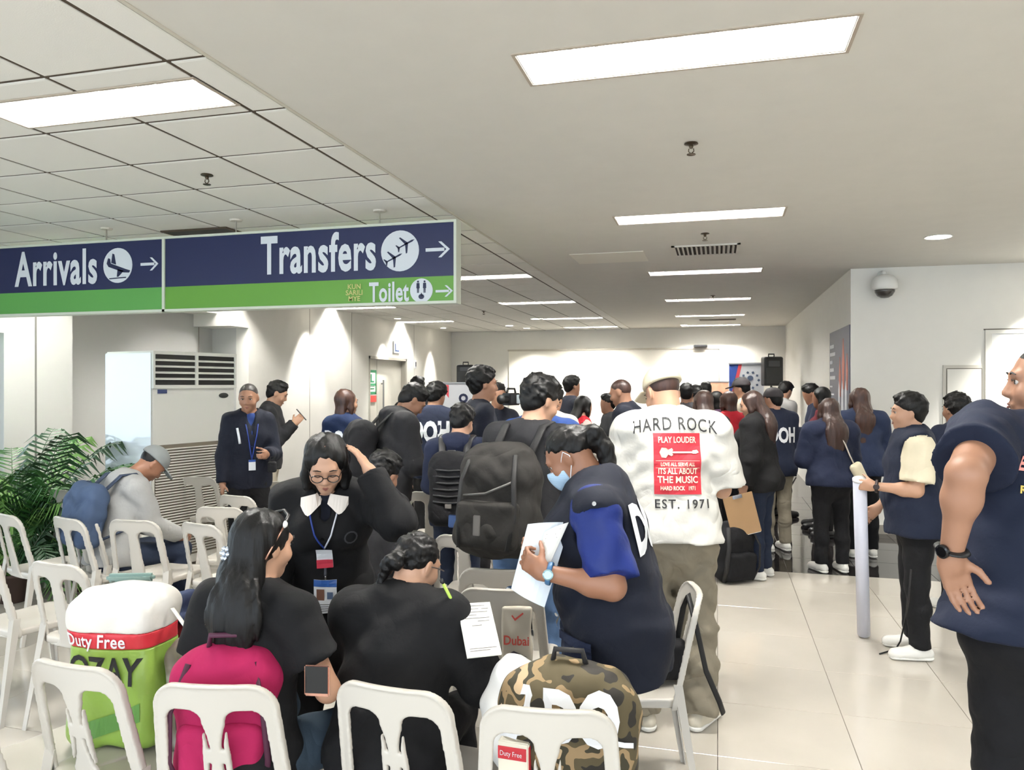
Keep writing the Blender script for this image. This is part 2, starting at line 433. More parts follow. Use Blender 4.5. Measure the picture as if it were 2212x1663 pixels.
# recessed fluorescent lamps with parabolic louvres
lamp_labels = {2.89:'large recessed fluorescent lamp overhead, nearest in the plaster ceiling', 5.86:'second recessed fluorescent lamp in the plaster ceiling, before the air vent',
 8.83:'third recessed fluorescent lamp in the plaster ceiling, just beyond the air vent', 11.75:'fourth recessed fluorescent lamp in the plaster ceiling, beyond the small sprinkler',
 14.5:'fifth recessed fluorescent lamp in the plaster ceiling, thin bright line', 16.9:'last recessed fluorescent lamp in the plaster ceiling, close to the end wall'}
lcache = {}
def troffer(x0, x1, y, label, group):
    r = empty('fluorescent_lamp', ((x0+x1)/2, y+.15, H), 0, label, 'ceiling lamp', group)
    L = x1-x0
    key = round(L,2)
    if key not in lcache:
        a = L/2; b = .15; out = []
        out.append(('housing', MB().box(-a,a,-b,-b+.004,0,.1).box(-a,a,b-.004,b,0,.1).box(-a,-a+.004,-b,b,0,.1).box(a-.004,a,-b,b,0,.1).box(-a,a,-b,b,.1,.104).mesh(), mat('housing_white',(238,238,236),.5)))
        out.append(('trim_frame', MB().box(-a-.014,a+.014,-b-.014,-b,-.005,.001).box(-a-.014,a+.014,b,b+.014,-.005,.001).box(-a-.014,-a,-b,b,-.005,.001).box(a,a+.014,-b,b,-.005,.001).mesh(), mat('lamp_trim',(178,166,150),.5)))
        out.append(('tube', MB().tube([(-a+.03,-.078,.062),(a-.03,-.078,.062)],.013,8).mesh(), glow)); out.append(('tube', MB().tube([(-a+.03,.078,.062),(a-.03,.078,.062)],.013,8).mesh(), glow))
        out.append(('spine', MB().add([(-a,-.012,.045),(a,-.012,.045),(a,.012,.045),(-a,.012,.045),(-a,0,.002),(a,0,.002)],[(0,1,5,4),(2,3,4,5),(0,3,2,1),(0,4,3),(1,2,5)]).mesh(), louv))
        n = 12
        for i in range(1, n):
            x = -a+L*i/n
            out.append(('louvre_blade', MB().add([(x-.013,-b,.045),(x+.013,-b,.045),(x+.013,b,.045),(x-.013,b,.045),(x,-b,.003),(x,b,.003)],[(0,4,5,3),(1,2,5,4),(0,3,2,1),(0,1,4),(3,5,2)]).mesh(), louv))
        for nme, me, m in out: me.materials.append(m)
        lcache[key] = out
    for nme, me, m in lcache[key]:
        o = bpy.data.objects.new(nme, me); COL.objects.link(o); o.parent = r
    return r
for y in LY: troffer(LX0, LX1, y, lamp_labels[y], 'lamps in the plaster ceiling')
tl = {(0,0):'bright fluorescent lamp among the ceiling tiles at the upper left', (5,0):'fluorescent lamp in the tiled ceiling behind the Transfers panel',(5,5):'fluorescent lamp in the tiled ceiling above the Arrivals panel',
 (10,0):'tiled ceiling lamp just beyond the end of the hanging sign',(10,5):'tiled ceiling lamp far behind the Arrivals panel near the window wall',(15,0):'tiled ceiling lamp second beyond the end of the hanging sign',
 (15,5):'added fill lamp in the tiled ceiling over the phone user by the left wall',(20,5):'added fill lamp in the tiled ceiling over the door in the left wall',(20,0):'tiled ceiling lamp third beyond the end of the hanging sign',(24,0):'last tiled ceiling lamp close to the end wall'}
for (k, c) in fixr:
    if (k,c) not in tl: continue
    x1 = X0T-c*PXT; troffer(x1-2*PXT+.01, x1-.01, Y0T+k*PYT+.17, tl[(k,c)], 'lamps in the tiled ceiling')

# walls
YF = 17.7; XR = 1.44; YR = 9.2
def swall(name, *boxes, m=wallm):
    mb = MB()
    for b in boxes: mb.box(*b)
    o = mb.build(name, m); tag(o, kind='structure'); return o
swall('wall_far', (-6.6, XR+.2, YF, YF+.2, 0, H))
wr = swall('wall_right', (XR, XR+.2, YR+.2, YF, 0, H), (XR, 9, YR, YR+.2, 0, H))
swall('wall_right_side', (6.2, 6.4, -4, YR, 0, H))
D0, D1, DT = 13.1, 14.9, 2.2
wl = swall('wall_left_far', (XL-.2, XL, 9.3, D0, 0, H), (XL-.2, XL, D1, YF, 0, H), (XL-.2, XL, D0, D1, DT, H))
swall('wall_left_recess', (-7.2, -6.93, 6.55, 9.3, 0, H), (-6.93, XL-.2, 9.3, 9.4, 0, H), m=mat('recess_wall',(200,200,197),.5, bump=.03))
bulk = swall('wall_left_bulkhead', (-6.93, XL, 8.9, 9.3, 2.45, H), (-6.93,-6.55,6.55,8.9,2.62,H))
# panel joints on the left far wall
for y in (10.95, 12.4, 15.3):
    MB().box(XL-.001, XL+.003, y-.006, y+.006, 0, H).build('panel_joint', mat('joint',(150,145,136),.8), wl)
MB().box(-6.931,-6.926,9.0,9.012,0,2.6).build('panel_joint', mat('joint',(150,145,136),.8), bulk)
# near left wall with its windows
WX = -6.6
wn = swall('wall_left_near', (WX-.2, WX, 5.75, 6.55, 0, H), (WX-.2, WX, -4, 5.75, 0, .35), (WX-.2, WX, -4, 5.75, 2.15, H), (WX-.2, WX, 2.6, 2.75, .35, 2.15), (WX-.2, WX, -.6, -.45, .35, 2.15), m=panelm)
MB().box(WX, WX+.004, 6.09, 6.11, 0, H).build('panel_joint', mat('joint_dark',(120,118,114),.7), wn)
glass = mat('window_glass', (235,245,250), .02, trans=1.0, spec=.5)
for n, (a, b) in enumerate(((2.75,5.75),(-.45,2.6))):
    wo = empty('window_%d' % (n+1), (WX-.1, (a+b)/2, 1.25)); tag(wo, kind='structure')
    L = (b-a)/2
    MB().box(-.03,.03,-L,-L+.05,-.9,.9).box(-.03,.03,L-.05,L,-.9,.9).box(-.03,.03,-L,L,-.9,-.85).box(-.03,.03,-L,L,.85,.9).box(-.02,.02,-.02,.02,-.9,.9).build('window_frame', mat('window_alu',(190,194,198),.35,metal=.6), wo)
    for sgn in (-1,1):
        MB().box(-.004,.004, min(sgn*.02, sgn*(L-.05)), max(sgn*.02, sgn*(L-.05)), -.85,.85).build('pane', glass, wo)
# right partition details: cabinet panel and double door
cb = empty('wall_cabinet', (2.55, YR, 1.2), 0, 'pale flush cabinet set into the white side wall, dark edge line', 'cabinet')
MB().box(-.185,.185,-.02,0,-.75,.665).build('cabinet_frame', mat('cab_frame',(196,192,182),.5), cb)
MB().box(-.155,.19,-.022,-.019,-.72,.63).build('shadow_gap', mat('gap',(92,86,76),.8), cb)
MB().box(-.148,.18,-.032,-.02,-.71,.622).build('cabinet_door', mat('cab_door',(222,220,212),.5), cb)
d2 = empty('door_2', (3.75, YR, 0)); tag(d2, kind='structure')
MB().box(-.98,.98,-.03,0,2.2,2.24).box(-.98,-.92,-.03,0,0,2.2).box(.92,.98,-.03,0,0,2.2).build('door_frame', mat('cab_door',(222,220,212)), d2)
MB().box(-.92,-.005,-.02,0,0.01,2.2).build('door_leaf', whitem, d2); MB().box(.005,.92,-.02,0,0.01,2.2).build('door_leaf', whitem, d2)
MB().box(-.99,.99,-.012,0,2.24,2.252).build('shadow_gap', mat('gap',(92,86,76)), d2)
# door 1 in the left wall
d1 = empty('door_1', (XL, (D0+D1)/2, 0)); tag(d1, kind='structure')
a = (D1-D0)/2
doorm = mat('door_leaf', (205,202,192), .4)
MB().box(-.15,.01,-a,-a+.05,0,DT).box(-.15,.01,a-.05,a,0,DT).box(-.15,.01,-a,a,DT-.05,DT).build('door_frame', mat('door_frame',(172,168,158),.4), d1)
MB().box(-.16,-.11,-a+.05,-.33,0,DT-.05).build('door_leaf', doorm, d1)
lf = MB().box(-.16,-.11,-.31,a-.05,0,DT-.05).build('door_leaf', doorm, d1)
MB().tube([(-.06,-.12,.9),(-.06,-.12,1.75)], .018, 8).box(-.11,-.05,-.13,-.11,.95,.98).box(-.11,-.05,-.13,-.11,1.66,1.69).build('pull_handle', mat('brushed_steel',(150,150,148),.3,metal=.8), lf)
MB().box(-.2,-.16,-a,a,0,DT).build('door_backing', dark, d1)
ex = empty('evacuation_poster', (XL-.1, 13.42, 1.62), 0, 'green and white safety poster with red foot on the narrow door leaf', 'poster')
MB().box(0,.006,-.2,.2,-.3,.32).build('sheet', mat('white_paper',(235,236,232),.6), ex)
MB().box(.006,.009,-.2,.2,.27,.32).box(.006,.009,-.2,-.16,-.15,.27).box(.006,.009,.16,.2,-.15,.27).box(.006,.009,-.2,.2,-.15,-.1).box(.006,.009,-.2,.2,.02,.06).box(.006,.009,-.1,.1,.08,.11).box(.006,.009,-.05,.0,.11,.24).box(.006,.009,-.12,.1,-.05,-.03).box(.006,.009,-.12,.12,-.0,.01).build('green_print', mat('green_print',(38,128,84),.6), ex)
MB().box(.006,.009,-.2,.2,-.3,-.17).build('red_print', mat('red_print',(214,72,64),.6), ex)
sg = empty('door_sign', (XL, 14.35, 2.42), 0, 'small white box sign above the door in the left wall', 'sign')
MB().box(0,.03,-.16,.16,-.12,.12).build('sign_box', mat('sign_white',(226,228,230),.5), sg)
MB().box(.03,.033,-.11,-.07,-.09,.07).box(.03,.033,-.11,.08,-.09,-.06).build('blue_print', mat('blue_print',(60,90,140),.6), sg)
sw = empty('wall_switch', (XL, 15.35, 2.1), 0, 'small metal wall switch beside the door frame', 'switch')
MB().rbox(0,.02,-.05,.05,-.09,.09,.005).build('switch_plate', mat('sign_white',(226,228,230)), sw); MB().box(.02,.03,-.015,.015,-.05,.05).build('switch_key', blackp, sw)

# projection board on the far wall
bd = empty('projection_board', (-2.42, YF, 1.6), 0, 'wide white projection board fixed to the end wall', 'board')
MB().rbox(-2.44,2.44,-.06,0,-.9,.86,.01).build('board_panel', mat('board_white',(244,240,228),.5), bd)
MB().box(-2.46,2.46,-.075,-.0,.86,.90).build('board_rail', mat('board_rail',(196,190,176),.5), bd)
MB().rbox(1.9,2.2,-.2,-.05,.90,.95,.01).build('projector_bracket', blackp, bd)

# hanging direction sign
SY = 5.2
def sX(px): return onY(px, 600, SY).x
zt, zm, zb = 2.822, 2.437, 2.238
navy = mat('sign_navy', (24,34,78), .42); grn1 = mat('sign_green', (92,162,78), .42); grn2 = mat('sign_green_dark', (100,158,58), .42); sgw = mat('sign_letter', (214,220,226), .5)
sf = mat('sign_frame', (205,212,196), .35)
xr, xj = sX(985), sX(362)
xl = xj-(xr-xj)*.98
sign = empty('hanging_sign', ((xr+xl)/2, SY, zb), 0, 'long navy and green airport direction sign hanging from the tiled ceiling', 'sign')
ox = (xr+xl)/2
def sb(name, x0, x1, y0, y1, z0, z1, m): return MB().box(x0-ox, x1-ox, y0, y1, z0-zb, z1-zb).build(name, m, sign)
sb('navy_panel', xl, xj, -.04, .04, zm, zt, navy); sb('navy_panel', xj, xr, -.04, .04, zm, zt, navy)
sb('green_panel', xl, xj, -.04, .04, zb+.02, zm, grn1); sb('green_panel', xj, xr, -.04, .04, zb+.02, zm, grn2)
fm = MB()
for x0, x1, z0, z1 in ((xl,xr,zt,zt+.018),(xl,xr,zb,zb+.02),(xr,xr+.02,zb,zt+.018),(xj-.012,xj+.012,zb,zt),(xl-.02,xl,zb,zt)):
    fm.box(x0-ox,x1-ox,-.052,.052,z0-zb,z1-zb)
fm.build('sign_frame', sf, sign)
for px in (230, 510, 820):
    X = onY(px, 480, SY).x-ox
    MB().tube([(X,0,zt-zb),(X,0,H-zb)], .006, 6).build('hanger_rod', mat('rod',(165,160,150),.4,metal=.6), sign)
    MB().lathe([(.045,H-zb-.012),(.05,H-zb)], 14, Matrix.Translation((X,0,0))).build('ceiling_plate', mat('plate',(208,204,192),.5), sign)
def SM(px, z): return Matrix.Translation((sX(px)-ox, -.041, z-zb)) @ basis((1,0,0),(0,0,1),(0,-1,0))
def zpx(px, py): return onY(px, py, SY).z
flat_text('lettering', 'Transfers', .40, sgw, SM(692, zpx(692,553)), sign, bold=.011, sx=.585, space=1.08, thick=.003)
flat_text('lettering', 'Arrivals', .40, sgw, SM(130, zpx(130,584)), sign, bold=.011, sx=.62, space=1.08, thick=.003)
flat_text('lettering', 'Toilet', .20, sgw, SM(845, zpx(845,634)), sign, bold=.005, sx=.62, space=1.05, thick=.003)
def poly_on_sign(name, polys, m, px, z, sc, th=.003, base=.0):
    mb = MB(); M0 = SM(px, z)
    for pl in polys: mb.prism([(a*sc, b*sc) for a, b in pl], base, base+th, lambda a,b,d: M0 @ Vector((a,b,d)))
    return mb.build(name, m, sign)
def arrow(w=1, t=.13): return [[(-w,-t),(w*.55,-t),(w*.55,t),(-w,t)], [(w*.05,.62),(w*.30,.62),(w,0),(w*.72,0)],[(w*.05,-.62),(w*.72,0),(w,0),(w*.30,-.62)]]
poly_on_sign('arrow', arrow(), sgw, 950, zpx(950,541), .093)
poly_on_sign('arrow', arrow(), sgw, 331, zpx(331,572), .085)
poly_on_sign('arrow', arrow(), sgw, 964, zpx(964,630), .066)
def plane_top(ang):
    pl = [[(-.95,.05),(.7,.09),(.98,0),(.7,-.09),(-.95,-.05)],[(.25,0),(-.25,.85),(-.4,.85),(-.1,0)],[(.25,0),(-.25,-.85),(-.4,-.85),(-.1,0)],[(-.7,0),(-.95,.36),(-1.05,.36),(-.95,0)],[(-.7,0),(-.95,-.36),(-1.05,-.36),(-.95,0)]]
    ca, sa = math.cos(ang), math.sin(ang); return [[(x*ca-y*sa, x*sa+y*ca) for x,y in p] for p in pl]
def pic(px, py, r):
    poly_on_sign('pictogram_disc', [ell2(0,0,1,1,32)], sgw, px, zpx(px,py), r, .003)
pic(869, 544, .150); pic(263, 575, .143); pic(915, 629, .088)
navyp = mat('print_navy', (26,34,70), .5)
M1 = [[(x*.50+.32, y*.50+.32) for x,y in p] for p in plane_top(R(25))]
M2 = [[(x*.50-.32, y*.50-.34) for x,y in p] for p in plane_top(R(25))]
poly_on_sign('plane_symbol', M1+M2, navyp, 869, zpx(869,544), .150, .002, .003)
pl = [[(-.72,.12),(-.62,.42),(-.5,.38),(-.45,.12),(.55,-.22),(.82,-.30),(.75,-.42),(.4,-.40),(-.6,-.06)],[(-.1,.05),(-.22,.62),(-.34,.66),(-.42,.15)],[(0,-.2),(.42,-.3),(.05,-.62),(-.05,-.62)],[(-.55,-.74),(.55,-.70),(.55,-.64),(-.55,-.68)]]
poly_on_sign('plane_symbol', pl, navyp, 263, zpx(263,575), .150, .002, .003)
def man(cx, sc=.36): return [[(x*sc+cx, y*sc+.28) for x,y in ell2(0,1.35,.25,.25,10)], [(cx-.13,.65),(cx+.13,.65),(cx+.15,.2),(cx-.15,.2)], [(cx-.09,.22),(cx-.01,.22),(cx-.02,-.2),(cx-.08,-.2)], [(cx+.01,.22),(cx+.09,.22),(cx+.08,-.2),(cx+.02,-.2)]]
poly_on_sign('people_symbol', man(-.3)+man(.3)+[ell2(0,-.52,.26,.22,14), [(-.04,-.2),(.04,-.2),(.12,-.5),(.04,-.5)]], navyp, 915, zpx(915,629), .085, .002, .003)
bs = [text_arr(t, .052, .001, 1) for t in ('KUN','SARILI','MYE')]
for i, (v, f) in enumerate(bs):
    M0 = SM(771, zpx(771, 621+i*13)); join_text('small_lettering', [([M0 @ Vector((a[0],a[1],.003)) for a in v], f)], mat('yellow_print',(196,196,120),.5), sign)

# air-conditioning unit
A0 = W(328, 831, 6.6); A0.z = 0
acr = YAW - R(27.7)+PI/2     # direction of the front face run
ac = empty('air_conditioner', (A0.x, A0.y, 0), acr, 'tall white floor-standing air conditioner beside the window wall', 'air conditioner')
acw = mat('ac_white', (222,221,214), .38); acs = mat('ac_side_daylit', (232,238,244), .10, spec=.8, coat=.6)  # side is paler and bluer: reflected window daylight put into its colour
# local x = along front (to the right in view), local y = depth going behind
HA = 1.95
MB().rbox(0,.92,.005,.64,0.02,HA,.012).build('cabinet', acw, ac)
MB().box(-.004,.0,.01,.63,.03,HA-.02).build('side_panel', acs, ac)
MB().box(.02,.9,-.005,.006,HA-.30,HA-.03).build('vent_recess', dark, ac)
vf = MB().box(.0,.92,-.02,.006,HA-.03,HA).box(0,.92,-.02,.006,HA-.33,HA-.30).box(0,.02,-.02,.006,HA-.3,HA-.03).box(.9,.92,-.02,.006,HA-.3,HA-.03).box(.445,.47,-.022,.006,HA-.3,HA-.03)
vf.build('vent_frame', acw, ac)
for i in range(4):
    z = HA-.08-.055*i
    for a, b in ((.02,.445),(.47,.9)):
        MB().add([(a,-.018,z-.01),(b,-.018,z-.01),(b,.0,z+.008),(a,.0,z+.008),(a,-.018,z-.004),(b,-.018,z-.004),(b,.0,z+.014),(a,.0,z+.014)],[(0,1,2,3),(4,7,6,5),(0,4,5,1),(2,6,7,3),(0,3,7,4),(1,5,6,2)]).build('louvre', acw, ac)
MB().box(.06,.15,-.004,.006,HA-.375,HA-.34).build('name_badge', mat('badge_navy',(50,62,104),.4), ac)
MB().lathe([(.0,0),(.055,0),(.055,.006),(.0,.008)], 20, Matrix.Translation((.78,.004,HA-.40)) @ Matrix.Rotation(PI/2,4,'X'), 1, .45).build('oval_badge', mat('badge_dark',(60,62,60),.3), ac)
gl = MB()
for i in range(40):
    z = .12+i*.0245
    gl.add([(.03,-.012,z),(.89,-.012,z),(.89,.004,z+.012),(.03,.004,z+.012),(.03,-.012,z+.004),(.89,-.012,z+.004)],[(0,1,5,4),(4,5,2,3),(0,3,2,1),(0,4,3),(1,2,5)])
g = gl.build('intake_grille', acw, ac); g['kind'] = 'stuff'
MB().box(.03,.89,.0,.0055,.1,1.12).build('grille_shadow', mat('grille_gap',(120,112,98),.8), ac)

# sprinklers, vent, access panel, downlights, dome camera
def sprinkler(px, py, label, sc=1.0):
    p = onZ(px, py, H)
    r = empty('sprinkler', (p.x, p.y, H), 0, label, 'sprinkler', 'fire sprinklers')
    sp = mat('sprinkler_brass',(88,76,60),.35,metal=.7)
    MB().lathe([(.035,0),(.038,-.006),(.02,-.010)], 14).build('collar', sp, r)
    MB().lathe([(.010,-.008),(.012,-.02),(.008,-.03)], 10).tube([(-.012,0,-.03),(-.014,0,-.045),(0,0,-.058)], .003, 5).tube([(.012,0,-.03),(.014,0,-.045),(0,0,-.058)], .003, 5).build('sprinkler_head', sp, r)
    MB().lathe([(.002,-.056),(.024,-.060),(.024,-.063),(.002,-.062)], 12).build('deflector', sp, r)
sprinkler(1493, 309, 'fire sprinkler in the plaster ceiling between the first two lamps')
sprinkler(1523, 504, 'fire sprinkler in the plaster ceiling just before the air vent')
sprinkler(447, 377, 'fire sprinkler in the tiled ceiling above the hanging sign')
sprinkler(1045, 672, 'fire sprinkler in the tiled ceiling beyond the end of the hanging sign')
sprinkler(1540, 638, 'fire sprinkler in the plaster ceiling beside the fourth lamp')
p0, p1, p2 = onZ(1450,532,H), onZ(1600,523,H), onZ(1460,552,H)
vt = empty('air_vent', ((p0.x+p1.x)/2, (p0.y+p2.y)/2, H), 0, 'rectangular air vent with slats in the plaster ceiling', 'air vent')
vw, vd = (p1.x-p0.x)/2, .28
MB().box(-vw,vw,-vd,-vd+.03,-.012,0).box(-vw,vw,vd-.03,vd,-.012,0).box(-vw,-vw+.03,-vd,vd,-.012,0).box(vw-.03,vw,-vd,vd,-.012,0).build('vent_frame', plaster, vt)
MB().box(-vw+.02,vw-.02,-vd+.02,vd-.02,-.003,-.001).build('vent_opening', mat('vent_deep',(50,42,36),.8), vt)
for i in range(13):
    x = -vw+.06+i*(2*vw-.12)/12
    MB().add([(x-.012,-vd+.03,-.004),(x-.012,vd-.03,-.004),(x+.006,vd-.03,-.018),(x+.006,-vd+.03,-.018),(x-.009,-vd+.03,-.004),(x-.009,vd-.03,-.004),(x+.009,vd-.03,-.018),(x+.009,-vd+.03,-.018)],[(0,1,2,3),(4,7,6,5),(0,4,5,1),(2,6,7,3),(0,3,7,4),(1,5,6,2)]).build('vent_slat', plaster, vt)
p0 = onZ(1228,548,H); p1 = onZ(1390,542,H); p2 = onZ(1245,570,H)
ap = empty('access_panel', ((p0.x+p1.x)/2,(p0.y+p2.y)/2,H), 0, 'flush pale access panel in the plaster ceiling', 'access panel')
MB().rbox(-(p1.x-p0.x)/2,(p1.x-p0.x)/2,-.3,.3,-.008,0,.003).build('panel_door', mat('access_white',(232,228,216),.8), ap)
for px, ly in ((1558, 14.0),):
    v2 = empty('air_vent', (.0, 15.6, H), 0, 'thin dark air vent in the plaster ceiling near the end wall', 'air vent')
    MB().rbox(-.35,.35,-.1,.1,-.012,0,.003).build('vent_frame', mat('vent_dark',(96,84,70)), v2)
    for i in range(4): MB().box(-.33,.33,-.08+.045*i,-.06+.045*i,-.018,-.01).build('vent_slat', mat('vent_grey',(140,130,116),.7), v2)
v3p = onZ(440, 501, H)
v3 = empty('air_vent', (v3p.x, v3p.y, H), 0, 'dark rectangular vent opening in the tiled ceiling just above the sign', 'air vent')
MB().box(-.3,.3,-.12,.12,-.010,-.001).build('vent_opening', dark, v3); MB().box(-.32,.32,-.14,-.12,-.012,0).box(-.32,.32,.12,.14,-.012,0).box(-.32,-.3,-.12,.12,-.012,0).box(.3,.32,-.12,.12,-.012,0).build('vent_frame', gridm, v3)
def downlight(x, y, label, power=0, ang=70, rot=(0,0,0), r=.085, e=14, blend=.6):
    d = empty('downlight', (x, y, H), 0, label, 'downlight', 'round downlights')
    MB().lathe([(r+.012,0),(r+.016,-.004),(r+.012,-.008),(r,-.006)], 24).build('ring', whitem, d)
    MB().lathe([(.001,-.004),(r,-.004),(r,-.007),(.001,-.010)], 24).build('lens', mat('downlight_glow_%d'%e,(255,246,226),emit=e), d)
    if power:
        s = spot('downlight_beam', (x, y, H-.03), power, ang, blend, rot)
p = onZ(2027, 511, H); downlight(p.x, p.y, 'bright round downlight in the plaster ceiling before the side wall', 12, 120, r=.10, e=20)
downlight(3.45, 8.6, 'round downlight washing the white double door', 300, 80, (R(14),0,0))
downlight(4.3, 8.6, 'round downlight over the hidden half of the double door', 200, 90, (R(12),0,0))
downlight(XL+.32, 10.85, 'round downlight washing the left wall beside the phone user', 150, 62, (0,R(6),0), r=.06)
downlight(XL+.32, 13.7, 'round downlight over the door in the left wall', 130, 58, (0,R(6),0), r=.06)
downlight(XL+.32, 16.25, 'round downlight washing the left wall by the far corner', 130, 52, (0,R(6),0), r=.06)
for i, x in enumerate((-4.2,-2.4,-.7)):
    downlight(x, YF-.9, ('left','middle','right')[i]+' one of the downlights washing the projection board', 170, 100, (R(10),0,0), r=.07)
p = onZ(1145,684,H); downlight(p.x-.0, p.y+.45, 'bright round downlight in the tiled ceiling beyond the sprinkler', 5, 100, r=.09, e=20)
p = onZ(1100,703,H); downlight(p.x, p.y, 'small round downlight in the tiled ceiling near the end wall', 5, 100, r=.08, e=20)
p = onY(1905, 618, YR)
dc = empty('dome_camera', (p.x, YR, p.z), 0, 'white dome security camera on the side wall under the ceiling', 'security camera')
MB().tube([(0,0,.12),(0,-.06,.14),(0,-.13,.13),(0,-.15,.09)], .022, 10).lathe([(.05,0),(.05,.02)], 16, Matrix.Translation((0,0,.12)) @ Matrix.Rotation(PI/2,4,'X')).build('bracket', whitem, dc, True)
MB().lathe([(.03,.11),(.09,.09),(.125,.05),(.13,.0),(.13,-.045),(.115,-.06)], 28, Matrix.Translation((0,-.15,0))).build('housing', whitem, dc, True)
MB().lathe([(.105,-.05),(.10,-.085),(.075,-.125),(.04,-.145),(.001,-.15)], 24, Matrix.Translation((0,-.15,0))).build('smoked_dome', mat('smoked',(70,66,62),.1,spec=.8), dc, True)
# wall poster on the right wall
po = empty('wall_poster', (XR, 10.0, 1.7), 0, 'dark blue poster with white writing and reddish figures on the right wall', 'poster')
MB().box(-.01,0,-.78,.78,-.75,.63).build('sheet', mat('poster_slate',(66,70,92),.5), po)
pw = mat('poster_white',(205,208,216),.5); pr = mat('poster_red',(176,92,76),.5)
lb = MB()
for i in range(11):
    z = .42-.1*i; lb.box(-.014,-.01,.72-(.34+.12*math.sin(i*2.1)),.72,z,z+(.045 if i < 5 else .02))
lb.build('white_print', pw, po)
fg = MB()
for cx, cz, s in ((-.35,.2,1),(-.1,.05,.8),(-.62,.1,.7)):
    fg.prism([(cx+a*s*.11, cz+b*s*.3) for a,b in [(-.5,-1),(-.8,0),(-.4,.5),(0,1),(.4,.5),(.8,0),(.5,-1)]], -.014, -.01, lambda a,b,d: Vector((d,a,b)))
fg.build('red_print', pr, po)
fg = MB()
for cx, s in ((-.55,1.1),(-.3,1.3),(-.05,1)):
    fg.prism([(cx-.09*s,-.75),(cx+.09*s,-.75),(cx+.05*s,-.1*s),(cx,.0),(cx-.05*s,-.1*s)], -.015, -.01, lambda a,b,d: Vector((d,a,b)))
fg.build('pale_print', pw, po)
for n,(x0,y0,x1,y1) in {'baseboard_far':(-6.34,YF-.012,XR,YF),'baseboard_right':(XR+.0,YR-.012,6.2,YR)}.items():
    tag(MB().box(x0,x1,y0,y1,0,.1).build(n, mat('skirt',(150,144,134),.5)), kind='structure')
# ---------------------------------------------------------------- people
def rx(a): c, s = math.cos(a), math.sin(a); return np.array([[1,0,0],[0,c,-s],[0,s,c]])
def ry(a): c, s = math.cos(a), math.sin(a); return np.array([[c,0,s],[0,1,0],[-s,0,c]])
def rz(a): c, s = math.cos(a), math.sin(a); return np.array([[c,-s,0],[s,c,0],[0,0,1]])
def nrm(v): v = np.array(v, dtype=float); return v/np.linalg.norm(v)
def skinm(k=0):
    return [mat('skin_tan',(160,118,94),.48,bump=.03,scale=90,var=.05), mat('skin_brown',(148,104,80),.48,bump=.03,scale=90,var=.05), mat('skin_fair',(186,144,118),.48,bump=.03,scale=90,var=.05)][k]
def hairm(k=0):
    st = (1,1,.12)
    return [mat('hair_black',(9,8,8),.5,spec=.3,bump=.5,scale=160,stretch=st,dist=.003,var=.3,vscale=60), mat('hair_brown',(52,32,25),.42,bump=.6,scale=160,stretch=st,dist=.003,var=.35,vscale=60),
            mat('hair_auburn',(62,36,26),.42,bump=.6,scale=160,stretch=st,dist=.003,var=.35,vscale=60), mat('hair_grey',(52,48,46),.5,bump=.5,scale=200,dist=.002,var=.2)][k]
def cloth(name, col, rough=.85, sheen=0, wr=.35):
    if 'cloth_'+name in MATS: return MATS['cloth_'+name]
    m = mat('cloth_'+name, col, rough, bump=.3, scale=60, var=.06, dist=.004, sheen=sheen, spec=.3)
    nt = m.node_tree; b = nt.nodes['Principled BSDF']; tc = [n for n in nt.nodes if n.type == 'TEX_COORD'][0]; b1 = [n for n in nt.nodes if n.type == 'BUMP'][0]
    n = nt.nodes.new('ShaderNodeTexNoise'); n.inputs['Scale'].default_value = 5; n.inputs['Detail'].default_value = 1.5; n.inputs['Distortion'].default_value = 1.2
    nt.links.new(tc.outputs['Object'], n.inputs['Vector'])
    rp = nt.nodes.new('ShaderNodeMath'); rp.operation = 'SUBTRACT'; rp.inputs[1].default_value = .5; nt.links.new(n.outputs['Fac'], rp.inputs[0])
    ab = nt.nodes.new('ShaderNodeMath'); ab.operation = 'ABSOLUTE'; nt.links.new(rp.outputs[0], ab.inputs[0])
    pw_ = nt.nodes.new('ShaderNodeMath'); pw_.operation = 'POWER'; pw_.inputs[1].default_value = .9; nt.links.new(ab.outputs[0], pw_.inputs[0])
    b2 = nt.nodes.new('ShaderNodeBump'); b2.inputs['Strength'].default_value = wr; b2.inputs['Distance'].default_value = .03
    nt.links.new(pw_.outputs[0], b2.inputs['Height']); nt.links.new(b1.outputs[0], b2.inputs['Normal']); nt.links.new(b2.outputs[0], b.inputs['Normal'])
    return m
SHOEW = None
class Person: pass
